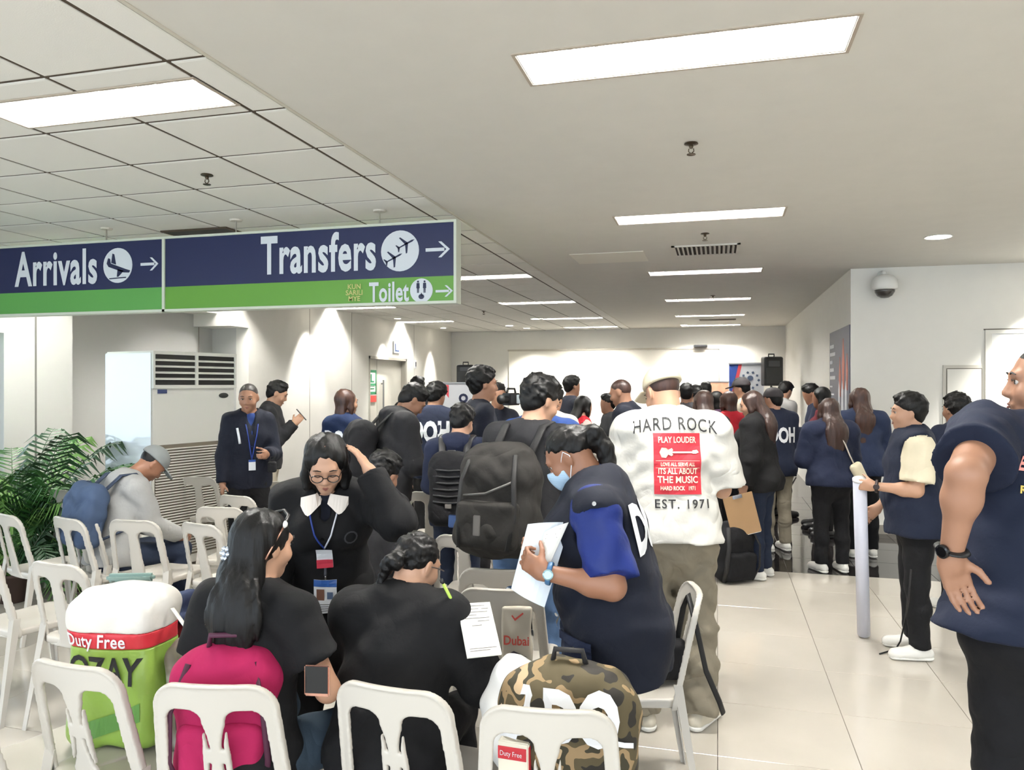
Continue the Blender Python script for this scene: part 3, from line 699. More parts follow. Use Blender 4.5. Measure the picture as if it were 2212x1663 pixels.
def pose(o):
    J = Person(); L = o.get
    lean = R(L('lean',3)); side = R(L('side',0))
    Tl = rx(-lean*.5) @ ry(side*.5); Tu = rx(-lean) @ ry(side)
    twist = rz(R(-L('twist',0))); Tu = twist @ Tu
    J.pel = np.array([0,0,0.]); J.waist = J.pel + Tl @ [0,0,.15]; J.chest = J.waist + Tu @ [0,.01,.19]; J.nb = J.chest + Tu @ [0,-.012,.17]
    J.Tl, J.Tu = Tl, Tu
    hp, hy, hr = L('head',(5,0,0))
    Hm = rz(R(-hy)) @ rx(-R(hp)) @ ry(R(hr)); J.H = Hm
    J.hc = J.nb + Tu @ [0,.012+L('neckf',0),.045] + Hm @ [0,.015,.105]
    sw = L('sw',1.)*(1+(L('g',1.)-1)*.55)*1.0; shr = L('shrug',0)
    J.sh = {}; J.el = {}; J.wr = {}; J.hd = {}; J.hn = {}; J.fl = {}
    for sd, sg in (('L',-1),('R',1)):
        J.sh[sd] = J.nb + Tu @ [sg*.172*sw, -.005, -.055+shr]
        up, fo = L(sd, ((.12,-.03,-1),(.05,.22,-1)))[:2]
        m = np.array([sg,1,1])
        J.el[sd] = J.sh[sd] + nrm(up)*m*.285; J.wr[sd] = J.el[sd] + nrm(fo)*m*.245
        ex = L(sd, (0,0)); 
        hd = nrm(ex[2])*m if len(ex) > 2 and ex[2] is not None else nrm(fo)*m
        hn = nrm(ex[3])*m if len(ex) > 3 and ex[3] is not None else np.array([-sg,0,0.])
        hn = hn - hd*(hn@hd)
        if np.linalg.norm(hn) < .1: hn = np.array([0,0,-1.]) - hd*(-hd[2])
        J.hd[sd] = hd; J.hn[sd] = nrm(hn); J.fl[sd] = ex[4] if len(ex) > 4 else L('curl', .5)
    J.hip = {}; J.kn = {}; J.an = {}; J.ft = {}
    sit = L('sit', False)
    for sd, sg in (('L',-1),('R',1)):
        J.hip[sd] = J.pel + np.array([sg*.088,0,-.03])
        dflt = ((.10,1,-.02),(.02,-.12,-1)) if sit else ((.02,.03,-1),(.02,-.04,-1))
        th, shn = L('leg'+sd, dflt)[:2]; m = np.array([sg,1,1])
        J.kn[sd] = J.hip[sd] + nrm(th)*m*.42; J.an[sd] = J.kn[sd] + nrm(shn)*m*.40
        fa = R(L('foot'+sd, 8)); J.ft[sd] = np.array([sg*math.sin(fa), math.cos(fa), 0])
    zmin = min(J.an['L'][2], J.an['R'][2]) - .085
    J.top = (J.hc + Hm @ [0,-.01,.118])[2] - zmin
    J.zmin = zmin
    return J
def xform(J, s):
    for k in ('pel','waist','chest','nb','hc'): setattr(J, k, (getattr(J,k)-[0,0,J.zmin])*s)
    for d in (J.sh,J.el,J.wr,J.hip,J.kn,J.an):
        for q in d: d[q] = (d[q]-[0,0,J.zmin])*s
    J.s = s
def torso_ops(J, g, f, infl=0, low=0, belly=0, bust=0):
    s = J.s; Tu = J.Tu.astype(np.float32); Tl = J.Tl.astype(np.float32); ky = .68
    def e(a, b, ra, rb, M, k=.04): return U(cone(a, b, ra*s*g+infl, rb*s*g+infl, M, (1, ky+.06*(g-1)+infl*.8, 1)), k)
    hipw = .162 if not f else .170
    ops = [e(J.pel, J.pel+(J.waist-J.pel)*.5, hipw, .146, Tl), e(J.pel+(J.waist-J.pel)*.5, J.waist, .146, .136 if f else .142, Tl),
           e(J.waist, J.chest, .136 if f else .142, .152 if f else .162, Tu), e(J.chest, J.chest+(J.nb-J.chest)*.55, .152 if f else .162, .105, Tu)]
    if low > 0:
        dn = J.Tl @ np.array([0,0,-1.]); ops.append(e(J.pel, J.pel+dn*low*s, hipw, hipw*(1.02), Tl))
    for sd in 'LR':
        ops.append(U(cone(J.nb-J.Tu@[0,0,.030*s], J.sh[sd], .056*s+infl, .050*s*min(g,1.12)+infl), .06))
    if low > .03:
        for sg in (-1,1): ops.append(U(ball(J.pel+np.array([sg*.066*s*g,-.052*s*g,-.05*s]), .085*s*g+infl*1.25), .05))
    if belly: ops.append(U(ball(J.waist+J.Tl@[0,.055*s*g,-.03*s], (.12*s*g+infl, belly*s+infl, .13*s)), .06))
    if bust:
        for sg in (-1,1): ops.append(U(ball(J.chest+J.Tu@[sg*.07*s,.085*s*g,.015*s], bust*s+infl), .05))
    return ops
def arm_r(g): return .046*g, .038*g, .036*g, .024*g**.5
def body_ops(J, g, ga, f, hands=True, lod=0, legs=False):
    s = J.s; r0, r1, r2, r3 = arm_r(ga)
    ops = torso_ops(J, g*.96, f) + [I(half(J.waist, -J.Tl@[0,0,1.]), 0)]
    for sd, sg in (('L',-1),('R',1)):
        ops.append(U(cone(J.sh[sd], J.el[sd], r0*s, r1*s), .03)); ops.append(U(cone(J.el[sd], J.wr[sd], r2*s, r3*s), .02))
        mid = J.el[sd]*.72+J.wr[sd]*.28; ops.append(U(ball(mid, r2*s*1.06), .03))
        w, d, n = J.wr[sd], J.hd[sd], J.hn[sd]; x = np.cross(d, n)*sg
        fr = np.stack([x, n, d], 1).astype(np.float32)
        pc = w+d*.045*s
        ops.append(U(cone(w, w+d*.02*s, r3*s, r3*s), .02))
        ops.append(U(rbx(pc, np.array([.038,.013,.042])*s, .012*s, fr), .018))
        kn = w+d*.085*s; cl = J.fl[sd]
        for i, (o, ln) in enumerate(((.029,.070),(.010,.078),(-.010,.073),(-.028,.058))):
            a = kn+x*o*s; th = cl*.75; d1 = d*math.cos(th)+n*math.sin(th); d2 = d*math.cos(th*2.1)+n*math.sin(th*2.1); d3 = d*math.cos(th*2.9)+n*math.sin(th*2.9)
            b = a+d1*ln*.45*s; c = b+d2*ln*.32*s; e = c+d3*ln*.23*s
            ops += [U(cone(a-d*.01*s, b, .0088*s, .0082*s), .004), U(cone(b, c, .0082*s, .0075*s), .002), U(cone(c, e, .0075*s, .0068*s), .002)]
        a = w+d*.022*s+x*.028*s; b = a+(x*.62+d*.62+n*.35*(1+cl))*.040*s; c = b+(x*.25+d*.85+n*(.25+cl*.5))*.034*s
        ops += [U(cone(a, b, .014*s, .0105*s), .010), U(cone(b, c, .010*s, .0085*s), .003)]
    Hm = J.H.astype(np.float32)
    hp = lambda x,y,z: J.hc + J.H @ np.array([x,y,z])*s
    k = s
    ops.append(U(cone(J.nb-J.Tu@[0,0,.03*s], hp(0,-.018,-.045), .062*s*g**.5, .055*s*g**.5), .03))
    ops += [U(ball(hp(0,-.012,.03), (.074*k,.093*k,.086*k), Hm), .02), U(ball(hp(0,.022,-.032), (.060*k*g**.25,.066*k,.076*k), Hm), .03), U(ball(hp(0,.062,-.088), .022*k), .03)]
    if lod < 2:
        ops += [U(cone(hp(0,.082,.012), hp(0,.099,-.026), .008*k, .012*k), .012), U(cone(hp(-.012,.092,-.031), hp(.012,.092,-.031), .0085*k), .008),
                U(cone(hp(-.034,.079,.026), hp(.034,.079,.026), .0095*k), .02)]
        for sg in (-1,1):
            ops += [U(ball(hp(sg*.038,.058,-.028), .026*k), .02), S(ball(hp(sg*.031,.097,.006), .014*k), .014)]
        ops += [U(cone(hp(-.018,.084,-.060), hp(.018,.084,-.060), .0075*k), .010), S(cone(hp(-.02,.096,-.0625), hp(.02,.096,-.0625), .0022*k), .004)]
    for sg in (-1,1):
        ops += [U(ball(hp(sg*.077,-.006,-.006), (.009*k,.019*k,.031*k), (J.H@rz(sg*.35)).astype(np.float32)), .008)]
        if lod < 2: ops += [S(ball(hp(sg*.087,.0,-.004), (.005*k,.010*k,.018*k), Hm), .004)]
    return ops
def hair_parts(J, st, o):
    s = J.s; Hm = J.H.astype(np.float32); hp = lambda x,y,z: J.hc + J.H @ np.array([x,y,z])*s
    thick = o.get('hthick', .0)
    hl = o.get('hairline', .006)
    base = [U(ball(hp(0,-.022-thick*.5,.040+thick*.5), ((.0795+thick)*s,(.0965+thick)*s,(.0905+thick)*s), Hm), .01)]
    if st == 'long' or st == 'bob':
        base = [U(ball(hp(0,-.020,.034), (.087*s,.100*s,.092*s), Hm), .01), S(ball(hp(0,.118,-.005), (.060*s,.080*s,.108*s), Hm), .012), S(cone(hp(0,.10,.095), hp(0,-.04,.135), .006*s, .004*s), .012)]
        ln = o.get('hlen', .42 if st == 'long' else .16)*s
        dn = np.array([0,0,-1.]); bk = J.Tu @ np.array([0,-1.,0])
        fr = (J.H).astype(np.float32)
        p0 = hp(0,-.045,.02)
        if st == 'long':
            p1 = hp(0,-.075,-.12); p1 = p1 + bk*.01*s
            hw = o.get('hwide', 1)
            base += [U(cone(p0, p1, .082*s, .078*s*hw, fr, (1,.62,1)), .03)]
            dd = (J.chest - J.nb); dd = dd/np.linalg.norm(dd)
            dd = nrm(dd*.8+dn*.5)
            q0 = p1; 
            q1 = J.nb + J.Tu@[0,-(.105*o.get('g',1)+.01)*s,-.06*s]; q2 = q1 + nrm(dd)*(ln-.1*s)
            base += [U(cone(q0, q1, .078*s*hw, .080*s*hw, J.Tu.astype(np.float32), (1,.42,1)), .03), U(cone(q1, q2, .080*s*hw, o.get('hend',.050)*s*hw, J.Tu.astype(np.float32), (1,.34,1)), .03)]
        else:
            base += [U(cone(p0, hp(0,-.062,-.02)+dn*(ln-.09*s), .083*s, .082*s, fr, (1,.55,1)), .03)]
        for sg in (-1,1):
            a = hp(sg*.066,.018,.045); b = hp(sg*.082,.012,-.05); c = b + dn*(.05*s if st == 'bob' else .10*s)
            if not o.get('tuck'): base += [U(cone(a, b, .026*s, .024*s), .02), U(cone(b, c, .024*s, .018*s), .02)]
        base += [NZ(.0024, (120,110,7), 1.3), NZ(.0016, (280,260,12), .4)]
        if st == 'bob': base += [I(half(J.nb+np.array([0,0,.01*s])-np.array([0,0,max(0,o.get('hlen',.16)-.16)])*s, (0,0,-1)))]
    else:
        base += [I(half(hp(0,0,hl), J.H@[0,.62,-.78]), .006), U(('i_',), 0)] if False else [I(half(hp(0,0,hl), J.H@[0,.60,-.80]), .006)]
        if st == 'pony':
            base = [U(ball(hp(0,-.020,.034), (.080*s,.096*s,.089*s), Hm), .01), I(half(hp(0,0,.020), J.H@[0,.52,-.85]), .010)]
            a = hp(0,-.100,.045); pts = [a+np.array(v_)*s for v_ in ((0,-.045,.0),(.01,-.085,-.06),(.0,-.105,-.13),(-.01,-.115,-.20))]
            rr = [.024,.032,.036,.030,.012]; prev = a
            for i, q in enumerate(pts):
                base.append(U(cone(prev, q, rr[i]*s, rr[i+1]*s), .015)); prev = np.array(q)
            base += [NZ(.004, (120,120,60), .7), NZ(.0025, (300,260,120), .2)]
        elif st == 'bun':
            base = [U(ball(hp(0,-.020,.034), (.082*s,.098*s,.092*s), Hm), .01), I(half(hp(0,0,.0), J.H@[0,.50,-.85]), .012)]
            base += [U(ball(hp(.01,-.125,-.02), (.044*s,.036*s,.040*s), Hm), .012), U(ball(hp(-.02,-.132,-.045), .026*s), .01), U(cone(hp(-.02,-.12,-.06), hp(-.045,-.12,-.13), .020*s, .012*s), .012)]
            base += [NZ(.003, (90,110,130), .7), NZ(.003, (220,240,260), .2)]
        elif st == 'buzz':
            base = [U(ball(hp(0,-.014,.031), (.0755*s,.0945*s,.0875*s), Hm), .01), I(half(hp(0,0,.010), J.H@[0,.66,-.75]), .01)]
        else:
            if o.get('tuft', 1):
                base += [U(ball(hp(.012,.020,.104), (.052*s,.048*s,.026*s), Hm), .03)]
            base += [NZ(.0050*o.get('curly',1), (95,100,110), 2.1), NZ(.0045*o.get('curly',1), (180,170,190), .9)]
            sh_ = hp(0,-.014,.030)
            base += [U(('c',)+ball(sh_, (.0765*s,.0955*s,.0885*s), Hm)[1:], .006), U(ball(hp(0,-.045,-.018), (.066*s,.062*s,.066*s), Hm), .02), I(half(hp(0,0,-.018), J.H@[0,.70,-.71]), .004)]
    return base
def person(label, hx, hy, t, face=0, H_=None, **o):
    """hx, hy: where the top of the head is seen; t: depth in metres; face: 0 looks away from the camera, 90 to its right"""
    global LAST
    J = pose(o); lod = o.get('lod', 1); res = {0:.0075, 1:.0124, 2:.0185, 3:.022}[lod]
    ztop = CZ+(831.5-hy)/1640*t
    sit = o.get('sit', False)
    if sit:   # seat height is fixed, scale from the seat to the top of the head
        seat = o.get('seat', .44); a = J.top+J.zmin+.095
        s = (ztop-seat)/(J.top+J.zmin+.10)
        J.zmin = -.10 - (seat/s) + 0.0
        xform(J, s)
    else:
        s = ztop/J.top; xform(J, s)
    rot = YAW-R(face)
    tgt = W(hx, hy, t); hcw = rz(rot) @ np.array([J.hc[0], J.hc[1], 0])
    top = J.hc + J.H@np.array([0,-.01,.118])*s; tw = rz(rot) @ np.array([top[0],top[1],0])
    loc = (tgt.x-tw[0], tgt.y-tw[1], 0)
    root = empty('person', loc, rot, label, 'person', o.get('group'))
    print('P', label[:34], 's=%.2f' % s, 'loc=%.2f,%.2f' % loc[:2])
    g = o.get('g',1.); ga = o.get('ga', 1+(g-1)*.8); f = o.get('f', False); gl = o.get('gl', 1+(g-1)*.7)
    K = o.get('skin',0); sm = skinm(K)
    belly = o.get('belly',0); bust = o.get('bust', .062 if f else 0)
    J.root = root; J.rot = rot; J.loc = loc; J.g = g
    sculpt('body', body_ops(J, g, ga, f, lod=lod), res*(.85 if lod == 0 else .9), sm, root)
    # garments: list of dicts
    r0, r1, r2, r3 = arm_r(ga)
    J.shirt = None
    for gi, q in enumerate(o.get('wear', [])):
        infl = q.get('infl', .014)*s; low = q.get('low', .07)
        ops = torso_ops(J, g, f, infl, low, belly, bust)
        dn = J.Tl @ np.array([0,0,-1.])
        if q.get('flare'):
            ops.append(U(cone(J.waist, J.pel+dn*low*s, .14*s*g+infl, (.162*g+q['flare'])*s+infl, J.Tl.astype(np.float32), (1,.75,1)), .05))
        ops.append(I(half(J.pel+dn*low*s, J.Tl@np.array([0,0,-1.])), .004))
        sl = q.get('sleeve','long')
        if q.get('backpack_gap'): pass
        for sd in 'LR':
            e, w, a = J.el[sd], J.wr[sd], J.sh[sd]; li = infl+q.get('loose',.004)*s
            if sl == 'long':
                ops.append(U(cone(a, e, r0*s+li, r1*s+li+.002), .03)); ops.append(U(cone(e, w-(w-e)*.02, r2*s+li+.002, r3*s+li*.9+.004, capb=True), .02))
            elif sl in ('short','half'):
                k = q.get('slen', .62 if sl == 'short' else .92)
                b = a+(e-a)*k; ops.append(U(cone(a, b, r0*s+li, (r0*.92)*s+li+q.get('sflare',.012)*s, capb=True), .03))
            else:
                d = nrm(e-a); ops.append(S(cone(a+d*q.get('arm',.03)*s+(a-J.nb)*.10, a+(e-a)*.6, (r0+.050)*s, (r0+.034)*s), .008))
        if q.get('vneck'):
            ops.append(S(cone(J.nb+J.Tu@[0,.09*s,.02*s], J.chest+J.Tu@[0,.16*s*g,0], .035*s, .018*s), .01))
        ops.append(S(cone(J.nb-J.Tu@[0,-.01*s,.0], J.hc, .060*s*g**.5, .066*s), .012))
        if q.get('collar'):
            cR = .068*s*g**.5; n0 = J.nb+J.Tu@[0,.004*s,.0]
            ops.append(U(cone(n0-J.Tu@[0,0,.02*s], n0+J.Tu@[0,0,q['collar']*s], cR+.012*s, cR+.006*s, capb=True), .01))
            ops.append(S(cone(n0, n0+J.Tu@[0,.015*s,.12*s], cR-.004*s, cR+.004*s), .004))
        if q.get('hood'):
            ops.append(U(ball(J.nb+J.Tu@[0,-.085*s*g,-.005*s], (.105*s,.050*s,.060*s), J.Tu.astype(np.float32)), .03))
            for sg in (-1,1): ops.append(U(cone(J.nb+J.Tu@[sg*.07*s,-.06*s,.02*s], J.nb+J.Tu@[sg*.055*s,.06*s,-.03*s], .030*s, .022*s), .02))
        if q.get('zip'): ops.append(S(cone(J.nb+J.Tu@[0,.12*s*g,-.03*s], J.pel+J.Tl@[0,.14*s*g,-low*s], .008*s, .006*s), .006))
        fo = q.get('fold', .0045)*(1 if lod < 2 else .6)
        ops += [NZ(fo, (22,19,30), 1+gi+hx*.01), NZ(fo*.55, (47,40,60), 2.2+hx*.013)]
        nm = q.get('name','shirt')
        ob = sculpt(nm, ops, res, q['m'], root)
        if q.get('stuff'): pass
        if gi == 0: J.wear0 = ops
        J.shirt = ops
        if nm == 'vest' or 'print' in q: J.vest = ops
    # trousers
    if o.get('pants', True) is not None:
        pm = o.get('pants', True); pm = cloth('black_trousers',(24,24,28)) if pm is True else pm
        pi = o.get('pinfl', .010)*s
        ops = [U(cone(J.pel+[0,0,.02*s], J.pel-[0,0,.02*s], .155*s*g+pi, .165*s*g+pi, None, (1,.72,1)), .04)]
        for sg in (-1,1): ops.append(U(ball(J.pel+np.array([sg*.07*s*g,-.055*s*g,-.05*s]), .085*s*g), .05))
        for sd in 'LR':
            h, k, a = J.hip[sd], J.kn[sd], J.an[sd]
            pl = o.get('pleg', (.086,.058,.052))
            ops.append(U(cone(h, k, pl[0]*s*gl+pi, pl[1]*s*gl**.5+pi), .03)); ops.append(U(cone(k, a+(a-k)*.02, pl[1]*s*gl**.5+pi, pl[2]*s*gl**.3+pi*.8, capb=True), .02))
            if not o.get('slim'): ops.append(U(ball((k*.6+a*.4)+np.array([0,-.012*s,0]), (pl[1]-.002)*s+pi), .03))
        fo = o.get('pfold', .004)
        ops += [NZ(fo, (30,26,34), 3+hx*.01), NZ(fo*.6, (60,55,70), .2)]
        sculpt('trousers', ops, res*1.2, pm, root)
    if o.get('shoes', True) is not None and not o.get('noshoes'):
        shm = o.get('shoes', True); shm = mat('shoe_black',(24,24,26),.45) if shm is True else shm
        sole = mat('sole_white',(232,230,224),.6) if o.get('wsole') else mat('sole_dark',(30,30,32),.7)
        for sd in 'LR':
            an = J.an[sd]; fz = 0 if not sit else an[2]-.085*s
            d = J.ft[sd]; z0 = an[2]-.082*s
            hl = np.array([an[0],an[1],0])-d*.045*s; tp = np.array([an[0],an[1],0])+d*.155*s
            fr = np.stack([np.cross(d,[0,0,1]), d, [0,0,1]],1).astype(np.float32)
            h0 = np.array([0,0,z0])
            ops = [U(cone(hl+h0+[0,0,.042*s], tp+h0+[0,0,.030*s], .040*s, .036*s), .01), U(cone(an+[0,0,.0], an-[0,0,.03*s]+d*.02*s, .045*s, .045*s), .03), U(cone(tp*.5+hl*.5+h0+[0,0,.045*s], tp+h0+[0,0,.03*s], .043*s, .036*s),.02), I(half(h0+[0,0,.016*s],(0,0,-1)),.002), I(half(an+[0,0,.012*s],(0,0,1)),.002)]
            so = sculpt('shoe', ops, max(res*.8,.006), shm, root)
            ops = [U(cone(hl+h0+[0,0,.03*s], tp+h0+[0,0,.03*s], .044*s, .042*s), .01), I(half(h0+[0,0,.0],(0,0,-1)),.002), I(half(h0+[0,0,.024*s],(0,0,1)),.002)]
            if lod < 3: sculpt('sole', ops, max(res*.8,.006), sole, so)
    st = o.get('hair','short')
    if st:
        sculpt('hair', hair_parts(J, st, o), res*.8 if lod < 2 else res*.85, hairm(o.get('hcol',0)), root)
    if lod < 2 and o.get('facial', True):
        hp = lambda x,y,z: Vector(J.hc + J.H @ np.array([x,y,z])*s)
        dk_ = mat('eye_dark',(24,16,14),.3); ew = mat('eye_white',(196,190,184),.3)
        M = Matrix([list(r) for r in J.H]).to_4x4()
        for sg in (-1,1):
            if not o.get('closed'):
                e = MB().lathe([(.001,-.0095*s),(.0075*s,-.0075*s),(.0112*s,0),(.0075*s,.0075*s),(.001,.0095*s)], 12, Matrix.Translation(hp(sg*.031,.0725,.005))).build('eye', ew, root, True)
                MB().lathe([(.0055*s,-.002),(.0055*s,.0005),(.001,.0015)], 10, Matrix.Translation(hp(sg*.031,.0830,.005)) @ M @ Matrix.Rotation(-PI/2,4,'X')).build('iris', dk_, e)
            MB().tube([hp(sg*.046,.0845,.010 if not o.get('closed') else .001), hp(sg*.031,.0895,.0135 if not o.get('closed') else -.002), hp(sg*.017,.0865,.009 if not o.get('closed') else .001)], .0018*s, 6).build('eyelash', dk_, root)
            MB().tube([hp(sg*.050,.083,.028), hp(sg*.034,.0905,.034), hp(sg*.016,.090,.029)], [.002*s,.0038*s,.003*s], 6, .7).build('eyebrow', hairm(0), root)
        lm = mat('lip',(136,84,74),.4)
        if not o.get('nolips'):
            MB().tube([hp(-.021,.0845,-.0625), hp(-.008,.0925,-.0585), hp(0,.0932,-.060), hp(.008,.0925,-.0585), hp(.021,.0845,-.0625)], [.001,.003*s,.003*s,.003*s,.001], 6).tube([hp(-.018,.085,-.0655), hp(0,.0935,-.0685), hp(.018,.085,-.0655)], [.001,.0042*s,.001], 6).build('lips', lm, root)
    return J
def hpt(J, x, y, z): return Vector(J.hc + J.H @ np.array([x,y,z])*J.s)
def tpt(J, x, y, z): return Vector(J.chest + J.Tu @ np.array([x,y,z])*J.s)
def wd(name, col, **k): d = dict(name=name, m=col); d.update(k); return d
def back_text(J, txt, size, m, z=.02, bold=.01, sx=.7, x=0, ops=None, space=1.0, name='lettering', arc=0):
    v, f = text_arr(txt, size, bold, sx, space)
    vv = np.array([(a[0]+x, a[1]-arc*(a[0])**2) for a in v])
    o = J.chest + J.Tu @ np.array([0,-.6,z])*J.s
    return decal(name, vv, f, ops or J.shirt, o, J.Tu@[1,0,0], J.Tu@[0,0,1], J.Tu@[0,1,0], m, J.root, .004)
def chest_patch(J, v, f, m, x=0, z=0, name='badge', ops=None, off=.004):
    o = J.chest + J.Tu @ np.array([x,.6,z])*J.s
    return decal(name, v, f, ops or J.shirt, o, J.Tu@[-1,0,0], J.Tu@[0,0,1], J.Tu@[0,-1,0], m, J.root, off)
def chest_line(J, pts, r, m, name, ops=None, off=.006, n=6, seg=5, flat=None):   # tube laid on the chest through points (x,z)
    P = []
    for a, b in zip(pts, pts[1:]):
        for i in range(n): k = i/n; P.append((a[0]+(b[0]-a[0])*k, a[1]+(b[1]-a[1])*k))
    P.append(pts[-1])
    O = np.array([J.chest + J.Tu @ np.array([x,.6,z])*J.s for x,z in P])
    Q = march(ops or J.shirt, O, J.Tu@[0,-1,0], off)
    return MB().tube(Q.tolist(), r, seg, flat).build(name, m, J.root, True)
# ---------------------------------------------------------------- colours of the clothes
NV = cloth('navy',(24,31,50)); NV2 = cloth('navy_sweat',(25,32,54)); NVD = cloth('dark_navy',(19,23,36)); BK = cloth('black',(16,16,18)); BK2 = cloth('soft_black',(31,31,34)); CH = cloth('charcoal',(48,48,52))
RB = cloth('royal_blue',(20,40,108), .5); WT = cloth('white_tee',(206,204,197), wr=.7); CR = cloth('cream',(222,212,186)); RD = cloth('red',(186,38,52)); GY = cloth('light_grey',(160,160,158)); KH = cloth('khaki',(132,124,108), wr=.9)
JN = cloth('blue_jeans',(78,104,140)); JD = cloth('dark_jeans',(28,37,56)); JM = cloth('mid_jeans',(42,56,82)); DN = cloth('denim_navy',(38,48,74)); BT = cloth('black_trousers',(17,17,20)); BG = cloth('beige',(190,182,164)); MR = cloth('maroon',(92,28,38)); TB = cloth('teal_jeans',(52,66,80))
PW = mat('print_white',(226,228,232),.6); PB = mat('print_black',(34,34,36),.7); PR = mat('print_red',(196,44,58),.6); PCR = mat('print_cream',(236,224,200),.6); PP = mat('print_pink',(226,150,140),.6); PY = mat('print_yellow',(214,190,90),.6)
SHW = mat('shoe_white',(226,224,218),.5)
lan = mat('lanyard_blue',(34,60,140),.5); lanw = mat('lanyard_white',(206,210,220),.5)
cardw = mat('card_white',(226,230,234),.35)
def idcard(J, x, z, w=.054, h=.088, col=(40,80,160), ops=None, photo=True, name='id_card'):
    v, f = grid2(-w/2, w/2, -h/2, h/2, 3, 4); c = chest_patch(J, v, f, cardw, x, z, name, ops, .016)
    v, f = grid2(-w/2, w/2, h/2-h*.2, h/2, 3, 2); chest_patch(J, v, f, mat('card_band_%d%d%d'%col, col, .4), x, z, 'card_band', ops, .018).parent = c
    if photo:
        v, f = grid2(-w*.38, -w*.04, -h*.12, h*.22, 2, 2); chest_patch(J, v, f, mat('card_photo',(120,84,70),.5), x, z, 'card_photo', ops, .018).parent = c
        v, f = grid2(w*.08, w*.34, -h*.08, h*.14, 2, 2); chest_patch(J, v, f, mat('card_logo',(90,110,140),.5), x, z, 'card_logo', ops, .018).parent = c
        vv = []; ff = []
        for i in range(4):
            a, b = grid2(-w*.36, w*(.3-.1*(i%2)), -h*(.24+.06*i)-.001, -h*(.24+.06*i)+.001, 2, 1); ff += [tuple(q+len(vv) for q in r) for r in b]; vv += a
        chest_patch(J, vv, ff, PB, x, z, 'card_print', ops, .018).parent = c
    return c
def cap(J, m, brim=True, m2=None, logo=None):
    s = J.s; Hm = J.H.astype(np.float32); hp = lambda x,y,z: J.hc + J.H @ np.array([x,y,z])*s
    ops = [U(ball(hp(0,-.014,.036), (.091*s,.109*s,.100*s), Hm), .01), I(half(hp(0,0,.034), J.H@[0,.10,-1]), .004)]
    c = sculpt('cap', ops, .006 if s > 0 else .006, m, J.root)
    ops = [U(rbx(hp(0,.125,.036), np.array([.070,.055,.0045])*s, .004*s, (J.H@rx(-.12)).astype(np.float32)), .01), I(('c',)+cone(hp(0,.06,.03), hp(0,.06,.05), .115*s, .115*s)[1:], .002)]
    if brim: sculpt('brim', ops, .005, m2 or m, c)
    MB().lathe([(.008*s,-.004),(.007*s,.004),(.001,.006)], 8, Matrix.Translation(Vector(hp(0,-.014,.135)))).build('cap_button', m2 or m, c)
    return c
def wpos(J, p): q = rz(J.rot) @ np.array([p[0],p[1],0]); return Vector((J.loc[0]+q[0], J.loc[1]+q[1], p[2]))

# ================= nearest people
# man at the right edge, hand on hip
P = person('person in navy polo, hand on hip with black watch, cut off by the right edge', 2268, 742, 2.3, face=-4, lod=0, g=1.32, sw=1.04, shrug=.035, side=7, skin=0, hair='buzz', lean=2, head=(0,-62,0),
    L=((.62,-.62,-.30),(-.02,.30,-1),(-.30,.10,-.8),(.15,-1,0),.5), R=((.3,-.2,-1),(0,.5,-1)),
    wear=[wd('polo_shirt', NV, sleeve='short', slen=.62, low=.055, loose=.010, sflare=.016, flare=.05, infl=.02, collar=.025, fold=.007)], pants=BT, legL=((.05,0,-1),(.03,-.02,-1)))
RM = P
back_text(P, 'EMERGENCY', .055, PP, z=.075, bold=.002, sx=.62, x=-.09); back_text(P, 'RESPONSE TEAM', .030, PY, z=.005, bold=.001, sx=.8, x=-.09, name='small_lettering')
w = P.wr['L']; dd = nrm(P.wr['L']-P.el['L'])
def watch(J, sd, m, face_m, side=None, k=.02, sc=1):
    w = J.wr[sd]-nrm(J.wr[sd]-J.el[sd])*k*J.s; d = nrm(J.wr[sd]-J.el[sd]); a = side if side is not None else -J.hn[sd]; a = nrm(a-d*(a@d)); b = np.cross(d, a)
    r = .031*J.s*sc; M = basis(b, a, d, w)
    st = MB()
    pts = [M @ Vector((math.cos(t)*r*1.05, math.sin(t)*r*.98, 0)) for t in np.linspace(0, 2*PI, 21)]
    st.tube(pts, .010*J.s, 6, .35)
    band = st.build('watch_strap', m, J.root, True)
    MB().lathe([(.001,.0),(.019*J.s,.0),(.019*J.s,.008),(.014*J.s,.010),(.001,.010)], 18, M @ Matrix.Translation((0,r*.98,0)) @ Matrix.Rotation(-PI/2,4,'X')).build('watch_face', face_m, band)
watch(P, 'L', blackp, mat('watch_black',(14,14,16),.15), side=np.array([-1,-.4,0]), k=.03, sc=1.12)

# man in white printed tee and cap
P = person('person in white printed tee, cream cap and baggy khaki trousers seen from behind', 1420, 800, 3.82, face=2, lod=0, g=1.08, sw=1.04, skin=2, hair='buzz', hcol=1, head=(28,-24,0), lean=4, footL=20, footR=38,
    L=((.22,.25,-1),(-.3,1,.05)), R=((.22,.10,-1),(-.35,1,.05)),
    wear=[wd('tee_shirt', WT, sleeve='half', low=.045, loose=.022, sflare=.018, flare=.03, infl=.028, fold=.006)], pants=KH, pinfl=.028, pfold=.011, pleg=(.088,.066,.066), wsole=True, shoes=mat('shoe_cream',(206,198,180),.7), gl=1.1,
    legR=((.06,.03,-1),(.05,-.03,-1)), legL=((.06,.03,-1),(.05,-.03,-1)))
TM = P
cap(P, mat('cap_cream',(204,194,168),.85,bump=.2,scale=200,dist=.001))
X_ = 0
back_text(P, 'HARD ROCK', .088, PB, z=.150, bold=.0, sx=.72, space=1.12, arc=.55, x=.0)
vv, ff = grid2(-.103, .118, -.20, .085, 10, 14); O = lambda z: P.chest + P.Tu @ np.array([0,-.6,.025+z])*P.s
